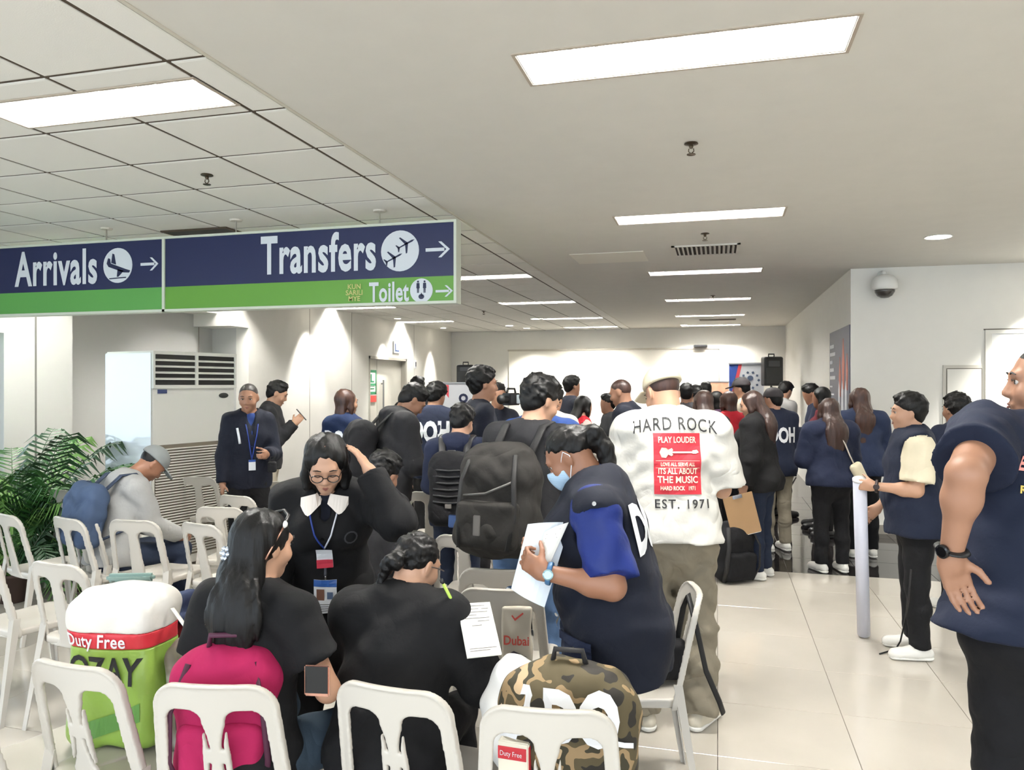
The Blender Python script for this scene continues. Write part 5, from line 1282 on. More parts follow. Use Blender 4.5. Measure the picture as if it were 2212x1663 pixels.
# ---------------------------------------------------------------- bags
def shift(o, b): o.data.transform(Matrix.Translation(-Vector(b))); o.data.update(); return o
def worn_pack(J, label, m, w, h, d, dz=0, tilt=0, front=True, ribs=0, strap=None, res=.009, dx=0, tag_=None, sag=0, dy=0):
    s = J.s; Tm = (J.Tu @ rx(R(tilt))); fr = Tm.astype(np.float32); gb = .118*J.g*s
    c = J.chest + J.Tu @ np.array([dx, -(gb+.045+d/2+dy), -.05+dz])
    base = c + Tm @ np.array([0,0,-h/2])
    o = empty('backpack', wpos(J, base), J.rot, label, 'backpack')
    L = lambda x,y,z: c + Tm @ np.array([x,y,z])
    ops = [U(rbx(L(0,0,-h*.06), (w/2,d/2,h*.42), min(w,d)*.35, fr), 0), U(cone(L(-w*.2,0,h*.36), L(w*.2,0,h*.36), d*.42, d*.42), .08)]
    if sag: ops.append(U(ball(L(0,-d*.1,-h*.3), (w*.5,d*.62,h*.2), fr), .06))
    ops += [NZ(.006, (26,24,32), 1.1), NZ(.003, (60,55,66), .3)]
    shift(sculpt('pack_body', ops, res, m, o), base)
    if front: shift(sculpt('front_pocket', [U(rbx(L(0,-d*.52,-h*.20), (w*.40,d*.16,h*.22), .03, fr), .02), NZ(.003,(40,40,44),.4)], res, m, o), base)
    if ribs:
        for i in range(ribs):
            z = h*.26-i*h*.5/ribs; shift(MB().tube([L(-w*.36,-d*.46,z), L(-w*.2,-d*.53,z-.004), L(0,-d*.55,z-.008), L(w*.2,-d*.53,z-.004), L(w*.36,-d*.46,z)], .009, 6, .8).build('rib_strap', strap or m, o, True), base)
    sm_ = strap or m
    for sg in (-1,1):
        sh = np.array([sg*.105*s*J.g, 0, 0])
        top = J.nb + J.Tu@np.array([sg*.105*s, -.01, -.005+.012*J.g])
        pts = [L(sg*w*.25, d*.3, h*.36), J.nb+J.Tu@np.array([sg*.10*s,-.085*J.g,.012]), J.nb+J.Tu@np.array([sg*.112*s,-.0,.035]), J.nb+J.Tu@np.array([sg*.118*s,.085*J.g,-.03]), J.chest+J.Tu@np.array([sg*.13*s,.13*s*J.g,-.0]), J.chest+J.Tu@np.array([sg*.17*s,.06*s*J.g,-.12]), L(sg*w*.42, d*.3, -h*.36)]
        shift(MB().tube(pts, .024, 8, .35).build('shoulder_strap', sm_, o, True), base)
    shift(MB().tube([L(-.035,0,h*.44), L(-.02,-.01,h*.44+.03), L(.02,-.01,h*.44+.03), L(.035,0,h*.44)], .007, 6).build('top_handle', sm_, o, True), base)
    if tag_:
        q = L(*tag_); M = basis(Tm@[1,0,0], Tm@[0,0,1], Tm@[0,-1,0], q)
        t_ = shift(MB().rbox(-.035,.035,-.03,.03,-.004,.004,.004,M).build('luggage_tag', mat('tag_blue',(40,70,120),.4), o), base)
    return o, L, base, Tm
pkm = cloth('pack_dark',(40,38,36), wr=.5); pkb = cloth('pack_black',(20,20,23), wr=.5); stp = mat('webbing',(16,16,18),.7)
o, L, base, Tm = worn_pack(BP, 'huge dark charcoal backpack worn by the person in pale jeans', pkm, .38, .49, .24, dz=-.13, sag=1, strap=stp, tag_=(-.20,-.06,-.10), res=.008, dx=-.03)
for sg in (-1,1):
    shift(MB().tube([L(sg*.11,-.09,.22), L(sg*.13,-.145,.10), L(sg*.14,-.15,-.05), L(sg*.12,-.17,-.2)], .012, 6, .4).build('compression_strap', stp, o, True), base)
shift(MB().tube([L(-.12,-.14,.03), L(0,-.16,.045), L(.12,-.14,.10)], .006, 5).build('zip_cord', mat('zip_grey',(90,88,86),.5), o, True), base)
shift(MB().rbox(-.018,.018,-.045,.045,-.003,.003,.003, basis(Tm@[1,0,0],Tm@[0,0,1],Tm@[0,-1,0],L(.0,-.235,-.09))).build('emblem_patch', mat('patch_grey',(110,106,102),.5), o), base)
o, L, base, Tm = worn_pack(YB_, 'black backpack with rows of ribbed straps worn over the navy hooded jacket', pkb, .27, .47, .16, dz=-.10, ribs=6, front=False, strap=mat('rib_black',(34,34,36),.5))
shift(MB().rbox(-.02,.02,-.014,.014,-.003,.003,.002, basis(Tm@[1,0,0],Tm@[0,0,1],Tm@[0,-1,0],L(.0,-.092,-.10))).build('emblem_patch', mat('patch_grey',(110,106,102),.5), o), base)
worn_pack(HD, 'black backpack on the bowed person in charcoal hoodie', pkb, .30, .46, .19, dz=-.09, strap=stp)
worn_pack(BM, 'blue grey backpack on the seated person in grey', cloth('pack_blue',(62,78,104), wr=.4), .36, .42, .15, dz=-.05, strap=cloth('pack_strap',(52,62,80)), front=False)
def pack_at(label, loc, rot, m, w, h, d, strap, tilt=0, res=.006, fold=.006, pocket=True, name='backpack', lines=True, straps=.018):
    o = empty(name, loc, rot, label, 'backpack'); M = rx(R(tilt)); fr = M.astype(np.float32); L = lambda x,y,z: M @ np.array([x,y,z+h/2])
    ops = [U(rbx(L(0,0,-h*.05), (w/2,d/2,h*.44), min(w,d)*.45, fr), 0), U(ball(L(0,0,h*.28), (w*.44,d*.48,h*.22), fr), .06), NZ(fold,(24,22,26),.8), NZ(fold*.6,(50,52,46),.1)]
    sculpt('pack_body', ops, res, m, o)
    if pocket: sculpt('front_pocket', [U(rbx(L(0,-d*.5,-h*.2), (w*.40,d*.17,h*.23), .035, fr), .02), NZ(fold*.6,(40,40,44),.4)], res, m, o)
    if lines:
        MB().tube([L(-w*.47,-d*.1,-h*.1), L(-w*.43,-d*.32,h*.18), L(-w*.2,-d*.40,h*.36), L(w*.2,-d*.40,h*.36), L(w*.43,-d*.32,h*.18), L(w*.47,-d*.1,-h*.1)], .006, 6).build('zip', strap, o, True)
    MB().tube([L(-.05,0,h*.46), L(-.04,-.01,h*.46+.05), L(.04,-.01,h*.46+.05), L(.05,0,h*.46)], .009, 6).build('top_handle', strap, o, True)
    for sg in (-1,1):
        if straps: MB().tube([L(sg*w*.3,-d*.3,h*.42), L(sg*w*.42,-d*.66,h*.15), L(sg*w*.45,-d*.66,-h*.2), L(sg*w*.4,-d*.45,-h*.45)], straps, 7, .4).build('shoulder_strap', strap, o, True)
    return o, L, M
def seat_of(c, x=0, y=.0, z=.445):
    q = rz(c.rotation_euler[2]) @ np.array([x,y,0]); return (c.location[0]+q[0], c.location[1]+q[1], z)
o, L, M = pack_at('bright pink backpack with dark piping on the front chair', seat_of(cB, -.035, -.07, .455), cB.rotation_euler[2]+R(8), cloth('pink',(164,30,80), wr=.5), .31, .43, .17, mat('dark_piping',(70,24,50),.6), tilt=8, straps=.009)
o, L, M = pack_at('camouflage backpack with large white letters on the front chair', seat_of(cD, .04, .0, .445), cD.rotation_euler[2]-R(4), ramp_mat('camo', [(0,(38,34,28)),(.42,(84,74,50)),(.52,(150,126,92)),(.60,(58,54,38)),(.68,(190,164,130))], 11, .8, 1.5, True, bump=.3), .40, .40, .22, mat('strap_dark',(30,28,28),.7), pocket=False, lines=False, straps=0)
cops = [U(rbx(L(0,0,-.02), (.20,.11,.176), .099), 0), U(ball(L(0,0,.112), (.176,.106,.088)), .06)]
v, f = text_arr('ADO', .19, .010, .72); 
decal('lettering', v, f, cops, (0,-.5,.275), (1,0,0), (0,0,1), (0,1,0), PW, o, .012)
v, f = blob2(-.19, .19, 16, lambda x: (.095+.05*math.cos(x*8), .110+.05*math.cos(x*8))); decal('white_band', v, f, cops, (0,-.5,.10), (1,0,0), (0,0,1), (0,1,0), PW, o, .012)
o, L, M = pack_at('black backpack standing on the floor beside the khaki trousers', onZ(1578, 1252, 0), YAW+R(20), pkb, .36, .52, .24, stp, tilt=6, res=.012)
# lime and white shopping bag
sb_ = empty('shopping_bag', seat_of(cA, -.115, .03, .447), YAW-R(10), 'lime green and white duty-free shopping bag with red band and large black letters', 'bag')
lime = mat('bag_lime',(144,178,78),.35,bump=.5,scale=9,dist=.02,var=.08); bwt = mat('bag_white',(216,212,204),.35,bump=.5,scale=8,dist=.02)
bops = [U(rbx((0,0,.24), (.158,.10,.25), .05), 0), U(ball((0,.0,.43), (.155,.095,.10)), .06), NZ(.010,(18,20,16),.5), NZ(.005,(44,40,36),1.5)]
def band(name, z0, z1, m, sl=0, off=0, par=None):
    ops = bops+([('n',-off,np.array([0,0,0],dtype=np.float32),0)] if 0 else [])+[I(half((0,0,z0),(sl,0,-1)),0), I(half((0,0,z1),(-sl,0,1)),0)]
    return sculpt(name, ops, .006, m, sb_)
band('lime_body', -.02, .335, lime, .0); band('red_band', .335, .387, mat('bag_red',(206,50,62),.4), -.0); band('white_top', .387, .53, bwt)
v, f = text_arr('Duty Free', .060, .001, .85, 1.05); decal('lettering', v, f, bops, (-.03,-.5,.361), (1,0,0), (0,0,1), (0,1,0), PW, sb_, .004)
v, f = text_arr('OZAY', .12, .003, .80); decal('lettering', v, f, bops, (-.0,-.5,.262), (1,0,0), (0,0,1), (0,1,0), PB, sb_, .004)
v, f = blob2(-.10, .13, 14, lambda x: (.05+.5*(x+.1)**1.2-.03, .05+.5*(x+.1)**1.2+.03)); decal('leaf_print', v, f, bops, (0,-.5,.0), (1,0,0), (0,0,1), (0,1,0), mat('bag_green',(98,150,74),.4), sb_, .004)
v, f = blob2(-.17, -.09, 6, lambda x: (.0, .05)); decal('picture_print', v, f, bops, (0,-.5,.20), (1,0,0), (0,0,1), (0,1,0), mat('bag_blue',(120,160,186),.4), sb_, .004)
MB().tube([(.18,.0,.45),(.24,-.02,.40),(.27,-.02,.33),(.22,-.01,.27)], .008, 6, .4).build('bag_handle', bwt, sb_, True)
# second bag leaning behind it, grey printed
s2 = empty('shopping_bag', seat_of(cA, .14, .10, .447), YAW-R(30), 'crumpled grey and olive printed bag beside the lime shopping bag', 'bag')
sculpt('bag_body', [U(rbx((0,0,.17), (.075,.09,.18), .04), 0), NZ(.010,(30,26,28),.5), NZ(.006,(60,54,50),1.5)], .008, ramp_mat('bag_mixed', [(0,(50,44,38)),(.45,(120,112,100)),(.55,(170,170,160)),(.65,(104,130,60))], 9, .4), s2)
# suitcase with pulled-out handle
p = W(352, 1330, 2.95)
su = empty('suitcase', (p.x, p.y, 0), YAW+R(4), 'dark red suitcase with pulled-out silver handle and navy jacket on top', 'suitcase')
rdm = cloth('suitcase_red',(116,18,26), wr=.2)
sculpt('case_body', [U(rbx((0,0,.40), (.20,.13,.345), .05), 0), NZ(.003,(20,20,22),.2)], .009, rdm, su)
hm = mat('handle_silver',(168,178,172),.25,metal=.6)
for sg in (-1,1): MB().tube([(-.06+sg*.062,-.145,.35),(-.06+sg*.062,-.145,.93)], .011, 8).build('handle_tube', hm, su, True)
MB().rbox(-.145,.025,-.162,-.128,.925,.955,.010).build('handle_grip', mat('grip_teal',(120,146,140),.4), su)
MB().box(-.12,0,-.150,-.140,.83,.845).build('handle_bar', hm, su)
MB().tube([(-.04,-.16,.70),(.0,-.17,.64),(.05,-.17,.66),(.06,-.165,.74)], .007, 6).build('tag_cord', mat('cord_cream',(214,200,176),.5), su, True)
for sg in (-1,1):
    MB().lathe([(.001,-.02),(.03,-.02),(.03,.02),(.001,.02)], 14, Matrix.Translation((sg*.15,-.10,.03)) @ Matrix.Rotation(PI/2,4,'Y')).build('wheel', blackp, su)
    MB().lathe([(.001,-.02),(.03,-.02),(.03,.02),(.001,.02)], 14, Matrix.Translation((sg*.15,.10,.03)) @ Matrix.Rotation(PI/2,4,'Y')).build('wheel', blackp, su)
jk = empty('folded_jacket', (p.x, p.y, .745), YAW, 'crumpled navy jacket lying on top of the dark red suitcase', 'jacket')
sculpt('cloth_body', [U(ball((0,0,.035), (.20,.12,.05)), 0), U(ball((.1,-.03,.05), (.10,.08,.05)), .04), NZ(.014,(34,30,40),.5), NZ(.007,(70,66,60),1.5)], .008, cloth('jacket_navy',(36,46,74), wr=.8), jk)
pbg = empty('plastic_bag', W(212, 1275, 3.5), YAW, 'small crumpled clear plastic bag with pink inside, on a chair seat', 'bag')
pbg.location.z = .45
sculpt('bag_film', [U(ball((0,0,.08), (.09,.06,.08)), 0), U(cone((.02,0,.13),(.06,0,.22),.02,.05), .03), NZ(.012,(50,44,48),.5), NZ(.006,(90,80,84),1.5)], .006, mat('film',(226,228,228),.12,trans=.6,alpha=.75,spec=.8), pbg)
sculpt('pink_content', [U(ball((0,0,.06), (.05,.035,.045)), 0)], .007, mat('pink_soft',(226,150,150),.6), pbg)
# papers
def sheet_stack(name, label, cat, corners, m, n=1, lines=None, bend=0, thick=.003, lm=None):
    a, b, c, d = [Vector(q) for q in corners]; ctr = (a+b+c+d)/4
    o = empty(name, ctr, 0, label, cat); N = (d-a).cross(b-a).normalized(); k = 8
    def S_(u, v, off=0): q = a.lerp(b,u).lerp(d.lerp(c,u), v); return q - ctr + N*(off+bend*math.sin(PI*u))
    mb = MB(); vs = [S_(i/k,j/k) for j in range(k+1) for i in range(k+1)]+[S_(i/k,j/k,-thick) for j in range(k+1) for i in range(k+1)]
    q = (k+1)**2; fs = [(j*(k+1)+i, j*(k+1)+i+1, (j+1)*(k+1)+i+1, (j+1)*(k+1)+i) for j in range(k) for i in range(k)]
    fs += [tuple(x+q for x in f[::-1]) for f in fs]
    for i in range(k): fs += [(i,i+q,i+1+q,i+1), (k*(k+1)+i, k*(k+1)+i+1, k*(k+1)+i+1+q, k*(k+1)+i+q), (i*(k+1),(i+1)*(k+1),(i+1)*(k+1)+q,i*(k+1)+q), (i*(k+1)+k,i*(k+1)+k+q,(i+1)*(k+1)+k+q,(i+1)*(k+1)+k)]
    mb.add(vs, fs).build(name.split('_')[-1]+'_sheet' if False else 'sheet', m, o)
    if lines:
        for sgn in (1,):
            lb = MB()
            for v0, u0, u1 in lines:
                lb.add([S_(u0,v0,.0015), S_(u1,v0,.0015), S_(u1,v0+.012,.0015), S_(u0,v0+.012,.0015)], [(0,1,2,3)])
            lb.build('print_lines', lm or mat('ink',(110,106,104),.7), o)['kind'] = 'stuff'
    return o
papm = mat('paper',(236,234,226),.6)
t0 = 2.46
ln = [(.06,.3,.8),(.12,.15,.6),(.12,.68,.9),(.18,.1,.85),(.24,.1,.5),(.30,.12,.88),(.36,.5,.85),(.44,.3,.6),(.86,.1,.9),(.90,.1,.7)]
bh = wpos(BN, BN.wr['R'])
sheet_stack('paper_pad', 'stack of printed white forms the person with the bun is writing on', 'papers', [W(988,1304,2.42),W(1058,1300,2.46),W(1084,1412,2.30),W(1010,1420,2.26)], papm, lines=ln, thick=.006)
pen = empty('pen', W(975, 1292, 2.40), 0, 'black and lime pen in the writing hand of the person with the bun', 'pen')
MB().tube([(.02,.0,-.04),(-.02,-.02,.05)], .005, 8).build('barrel', mat('pen_lime',(170,200,80),.4), pen, True); MB().tube([(-.02,-.02,.05),(-.026,-.023,.064)], .0055, 8).build('pen_cap', blackp, pen, True)
wl = wpos(MW, MW.wr['L']+MW.hd['L']*.07)
tw = 2.60
def near(px, py, dt=0): return W(px, py, tw+dt)
sheet_stack('paper_stack', 'large white sheets held against the chest by the masked person', 'papers', [near(1140,1132,-.02),near(1232,1128,-.06),near(1176,1312,-.10),near(1104,1272,-.06)], mat('paper_blue',(226,234,242),.5), bend=.03)
sheet_stack('paper_stack', 'second folded white sheet under the fingers of the masked person', 'papers', [near(1176,1150,-.09),near(1228,1128,-.11),near(1186,1222,-.13),near(1150,1240,-.11)], papm, bend=.02, lines=[(.1,.2,.8),(.2,.2,.7),(.3,.2,.8)])
# clear pouch on chair E
q = rz(cE.rotation_euler[2]) @ np.array([.075,-.305,0])
pc = empty('clear_pouch', (cE.location[0]+q[0], cE.location[1]+q[1], .50), cE.rotation_euler[2], 'clear printed pouch with red script hanging on the greyish chair', 'bag')
sculpt('pouch_body', [U(rbx((0,0,.13), (.062,.012,.13), .012), 0), NZ(.004,(40,30,34),.5)], .005, mat('pouch_film',(214,206,190),.25,trans=.2), pc)
flat_text('lettering', 'Dubai', .052, mat('print_red2',(206,84,74),.5), Matrix.Translation((0,-.017,.125)) @ basis((1,0,0),(0,0,1),(0,-1,0)), pc, bold=.001, sx=.85, thick=.002)
MB().add([(-.02,-.018,.225),(-.005,-.018,.205),(.03,-.018,.235),(.026,-.018,.240),(-.005,-.018,.215),(-.016,-.018,.229)],[(0,1,4,5),(1,2,3,4)]).build('tick_print', mat('print_red2',(206,84,74)), pc)
MB().box(-.05,.05,-.019,-.016,.040,.050).add([(-.05,-.018,.062),(.045,-.018,.062),(-.01,-.018,.085)],[(0,1,2)]).build('dark_print', mat('print_slate',(70,66,76),.6), pc)
# box on chair D
bx_ = empty('carton', seat_of(cD, -.105, -.08, .447), cD.rotation_euler[2]-R(10), 'small white carton with red band and red side on the front chair', 'box')
MB().rbox(-.045,.045,-.03,.03,0,.20,.003).build('carton_body', mat('carton_cream',(236,230,212),.6), bx_)
MB().box(-.045,.038,-.032,-.03,.15,.185).build('red_band', mat('carton_red',(206,52,62),.6), bx_); MB().box(.045,.047,-.03,.028,0,.19).build('red_side', mat('carton_red',(206,52,62)), bx_)
flat_text('lettering', 'Duty Free', .020, PW, Matrix.Translation((-.006,-.033,.167)) @ basis((1,0,0),(0,0,1),(0,-1,0)), bx_, sx=.8)
MB().add([(-.03,-.032,.02),(-.02,-.032,.045),(-.01,-.032,.02)],[(0,1,2)]).build('green_print', mat('green_print',(38,128,84)), bx_)
wc = empty('white_cloth', seat_of(cD, -.13, .06, .447), cD.rotation_euler[2], 'crumpled white cloth bundle piled beside the camouflage bag', 'cloth')
sculpt('cloth_body', [U(ball((0,0,.18), (.10,.09,.19)), 0), U(ball((.06,.02,.28), (.10,.05,.07)), .05), NZ(.010,(26,24,30),.5), NZ(.005,(60,50,54),1.5)], .008, mat('cloth_white',(236,236,234),.8,bump=.4,scale=20,dist=.01), wc)
# striped duffel on a chair behind
st_ = empty('duffel_bag', W(1098, 1262, 3.72), YAW+R(10), 'black duffel bag with white stripes lying behind the greyish chair', 'bag'); st_.location.z = .44
sculpt('bag_body', [U(cone((-.10,0,.11),(.10,0,.11),.10,.10), 0), NZ(.006,(30,26,28),.5)], .008, pkb, st_)
for x in (-.075,.0): MB().tube([(x+.104*math.sin(a)*0, .104*math.sin(a), .11+.104*math.cos(a)) for a in np.linspace(0,2*PI,21)], .011, 6, .6).build('white_stripe', PW, st_, True)
chair_root('white plastic chair under the striped duffel bag', (st_.location.x, st_.location.y-.02, 0), YAW-R(10), 1)
# black shoulder bag on the sideways chair
q = W(1408, 1452, 3.10)
bb = empty('shoulder_bag', (q.x, q.y, .45), YAW+R(15), 'black shoulder bag with long strap on the sideways chair', 'bag')
sculpt('bag_body', [U(rbx((0,0,.085), (.13,.07,.085), .04), 0), NZ(.006,(30,26,28),.5)], .008, pkb, bb)
MB().tube([(.10,-.02,.14),(.11,-.06,.30),(.12,-.08,.36),(.15,-.10,.22),(.19,-.10,.05),(.25,-.10,-.08),(.28,-.08,-.14)], .013, 6, .35).build('bag_strap', stp, bb, True)

# ---------------------------------------------------------------- held things
def held(J, sd, f=.085, dx=0, dy=0, dz=0): v = wpos(J, J.wr[sd]+J.hd[sd]*f*J.s); return v+Vector((dx,dy,dz))
q = held(CG, 'L', .09, 0, 0, -.14)
cb_ = empty('clipboard', held(CG,'L',.08,-.05,-.11,0), YAW, 'brown clipboard hanging from the hand of the person in black hoodie', 'clipboard')
Mc = Matrix.Rotation(R(-14),4,'Y')
MB().rbox(-.12,.13,-.004,.004,-.34,.0,.003,Mc).build('board', mat('clipboard_brown',(168,134,96),.6,var=.06,vscale=3), cb_)
MB().rbox(-.115,.125,-.0,.008,-.345,-.33,.002,Mc).build('sheet', papm, cb_); MB().rbox(-.04,.04,-.012,.0,-.03,.0,.003,Mc).build('clip', chrome, cb_)
q0 = held(TP_, 'L', .075); 
tb = empty('poster_tube', (0,0,0), 0, 'long white cardboard poster tube held upright, resting on the floor', 'tube')
qb = Vector((onZ(1866,1376,0).x, onZ(1866,1376,0).y, .02)); tb.location = qb; qt = q0-qb+Vector((0,.035,0)); qt = qt*1.02
MB().tube([(0,0,0),tuple(qt)], .040, 20).build('tube_wall', mat('tube_white',(206,208,222),.5), tb, True)
MB().tube([tuple(qt),tuple(qt*1.012)], .042, 20).build('end_cap', mat('tube_cap',(226,226,228),.4), tb, True)
q = held(PH, 'L', .10, 0, 0, .015)
ph = empty('phone', q, PH.rot, 'dark phone held up by the person in beige trousers', 'phone'); Mp = Matrix.Rotation(R(-50),4,'X')
MB().rbox(-.037,.037,-.075,.075,-.004,.004,.003,Mp).build('phone_body', blackp, ph); MB().box(-.033,.033,-.07,.07,.004,.005,Mp).build('screen', mat('screen_off',(40,46,54),.1), ph)
q = held(HD, 'R', .08, 0, 0, .04)
cu = empty('paper_cup', (q.x,q.y,q.z-.05), 0, 'white cup in the hand of the bowed person in charcoal hoodie', 'cup')
MB().lathe([(.026,0),(.036,.09),(.037,.092),(.034,.092),(.024,.004)], 18).build('cup_wall', PW, cu, True); MB().lathe([(.037,.092),(.038,.10),(.001,.102)], 18).build('lid', mat('white_plastic',(230,230,228)), cu)
q = wpos(VC, (VC.wr['L']+VC.wr['R'])/2+np.array([0,.10,.05]))
vc = empty('video_camera', W(1104, 862, 7.0), YAW+R(150), 'black video camera held up by the person facing this way', 'video camera')
MB().rbox(-.06,.06,-.12,.12,-.07,.07,.012).build('camera_body', blackp, vc); MB().lathe([(.045,0),(.045,.10),(.055,.11),(.001,.105)], 16, Matrix.Translation((0,.12,0)) @ Matrix.Rotation(-PI/2,4,'X')).build('lens', blackp, vc, True)
MB().tube([(0,-.1,.07),(0,-.08,.12),(0,.08,.12),(0,.1,.07)], .012, 8).build('top_handle', blackp, vc, True); MB().rbox(-.13,-.07,-.02,.0,-.05,.05,.004).build('side_screen', mat('screen_light',(190,200,206),.3), vc)
vc.scale = (.8,.8,.8)
q = held(WP, 'L', .1)
pdp = empty('note_pad', (q.x,q.y,q.z+.03), WP.rot, 'white note pad held by the writer in the corner group', 'note pad')
MB().rbox(-.1,.1,-.14,.14,-.006,.006,.003,Matrix.Rotation(R(35),4,'X')).build('pad', papm, pdp)
q = held(AM, 'R', .12, 0,0,0); q = W(588, 1000, 6.0)
pq = empty('small_pouch', q, YAW, 'small black pouch hanging from the hand of the striped-jacket person', 'pouch')
sculpt('pouch_body', [U(rbx((0,0,-.03),(.035,.02,.045),.018),0)], .008, pkb, pq); MB().tube([(-.02,0,.01),(-.012,0,.05),(.012,0,.05),(.02,0,.01)], .004, 5).build('loop', stp, pq)
# sling bag of the navy sweatshirt wearer
pt = lambda x,y,z: Vector(SB.chest + SB.Tu @ np.array([x,y,z])*SB.s)
b0 = SB.chest + SB.Tu@np.array([.20,-.20,-.28])*SB.s
sl = empty('sling_bag', wpos(SB, b0), SB.rot, 'cream sling bag slung across the back of the navy sweatshirt', 'sling bag'); sh_ = lambda x,y,z: pt(x,y,z)-Vector(b0)
O_ = np.array([SB.chest + SB.Tu @ np.array([x,-.6,z])*SB.s for x, z in ((-.02,.17),(.02,.08),(.07,-.02),(.12,-.12),(.17,-.22))]); Q_ = march(SB.shirt, O_, SB.Tu@[0,1,0], .010)
MB().tube([Vector(a)-Vector(b0) for a in Q_.tolist()], .016, 8, .4).build('sling_strap', mat('strap_cream',(206,196,186),.6), sl, True)
Md = ry(R(-28)).astype(np.float32)
sculpt('bag_body', [U(rbx((.0,.02,-.02), (.055,.035,.11), .035, Md), 0), NZ(.004,(30,30,30),.3)], .008, mat('bag_cream',(224,214,186),.6,bump=.3,scale=20,dist=.01), sl)
# phone beside the seated person, cable on the floor
phn = empty('phone', W(685, 1470, 2.22), YAW-R(6), 'rose gold phone with black screen at the hip of the person with very long hair', 'phone')
MB().rbox(-.038,.038,-.005,.005,-.045,.045,.004).build('phone_body', mat('rose_gold',(200,150,130)), phn); MB().box(-.034,.034,-.0062,-.005,-.035,.043).build('screen', mat('screen_black',(10,10,12),.08), phn)
cbl = MB().tube([W(1968,1230,4.3)]+[onZ(x,y,z) for x,y,z in ((1962,1300,.42),(1955,1340,.22),(1945,1385,.06),(1935,1402,.006),(1900,1412,.006))], .005, 6).build('black_cable', stp, None, True)
tag(cbl, 'thin black cable hanging down to the floor behind the white sneaker', 'cable')

# ---------------------------------------------------------------- plants by the window
gr = [mat('leaf_green',(52,96,44),.45,var=.25,vscale=4), mat('leaf_dark',(30,62,34),.45,var=.25,vscale=4), mat('leaf_light',(104,144,72),.45,var=.2,vscale=4)]
rnd = random.Random(5)
def frond(L, rise, az, droop, w, m, name='frond', n=22, width=.030):
    mb = MB(); d = Vector((math.cos(az), math.sin(az), 0)); side = Vector((-math.sin(az), math.cos(az), 0)); pts = []
    for i in range(n+1):
        t = i/n; pts.append(d*(L*.75*t) + Vector((0,0,rise*t - droop*t*t*t)))
    mb.tube(pts, [.007*(1-.8*i/n) for i in range(n+1)], 5)
    for i in range(4, n):
        t = i/n; p = pts[i]; ln_ = w*math.sin(PI*min(1,(t-.05)))**.6*(.8+.4*rnd.random()); dd = (pts[i+1]-pts[i-1]).normalized()
        for sg in (-1,1):
            e = (side*sg*.85 + dd*.55 + Vector((0,0,.15-.5*t+rnd.uniform(-.2,.1)))).normalized()
            up = e.cross(dd).normalized(); q1 = p + e*ln_*.5 + Vector((0,0,.02)); q2 = p + e*ln_ - Vector((0,0,ln_*.35)); ws = dd*width*.5
            mb.add([p-ws*.4, p+ws*.4, q1+ws, q2, q1-ws, q1+Vector((0,0,-.004))], [(0,1,2,5),(0,5,4),(5,2,3),(5,3,4)])
    return mb, pts
def palm(label, loc, n, L, rise, w, mi, pot=.16, zb=.3, droop=.5):
    o = empty('potted_palm', loc, rnd.random()*6, label, 'potted plant')
    MB().lathe([(pot*.7,0),(pot,zb*.9),(pot*1.06,zb*.9),(pot*1.06,zb),(pot*.95,zb),(pot*.92,zb*.85),(.001,zb*.85)], 22).build('pot', mat('pot_brown',(74,56,48),.7), o, True)
    for i in range(n):
        az = 2*PI*i/n+rnd.uniform(-.3,.3); k = rnd.uniform(.7,1.15)
        mb, pts = frond(L*k, rise*rnd.uniform(.55,1.15), az, droop*rnd.uniform(.4,1.2), w*k, None)
        f = mb.build('frond', gr[(i*7+mi)%3 if rnd.random() < .6 else mi], o); f.location = (.03*math.cos(az), .03*math.sin(az), zb*.85)
    for i in range(3): MB().tube([(.03*math.cos(i*2.1),.03*math.sin(i*2.1),zb*.8),(.05*math.cos(i*2.1),.05*math.sin(i*2.1),zb+.35)], .012, 7).build('stem', gr[2], o, True)
    return o
palm('tall potted palm with feathery fronds by the left window', W(30,900,6.25).xy.to_3d(), 22, 1.0, 1.25, .30, 0, droop=.55)
palm('potted palm with arching fronds before the joint in the window wall', W(120,900,6.55).xy.to_3d(), 20, .75, 1.0, .26, 1, droop=.5)
palm('low dark potted palm in front of the taller palms', W(28,900,5.8).xy.to_3d(), 18, .75, .60, .24, 1, pot=.13, zb=.22, droop=.5)
palm('small potted palm next to the side of the air conditioner', W(172,900,6.25).xy.to_3d(), 14, .50, .50, .18, 2, pot=.11, zb=.2, droop=.4)
bs_ = empty('leafy_shrub', W(190,900,6.15).xy.to_3d(), 0, 'small shrub with reddish and green leaves behind the chairs', 'shrub')
lb = [MB(), MB()]
MB().lathe([(.10,0),(.13,.2),(.12,.2),(.001,.18)], 18).build('pot', mat('pot_brown',(74,56,48)), bs_, True)
for i in range(90):
    a = rnd.uniform(0,2*PI); r = rnd.uniform(.02,.17); z = rnd.uniform(.2,.55); p = Vector((r*math.cos(a), r*math.sin(a), z)); d = Vector((math.cos(a), math.sin(a), rnd.uniform(-.3,.8))).normalized(); sd = d.cross(Vector((0,0,1))).normalized()*.022
    lb[i%3==0].add([p, p+d*.05+sd, p+d*.11-Vector((0,0,.015)), p+d*.05-sd], [(0,1,2,3)])
x = lb[0].build('foliage', gr[1], bs_); x['kind'] = 'stuff'; x = lb[1].build('red_foliage', mat('leaf_red',(120,66,50),.5), bs_); x['kind'] = 'stuff'

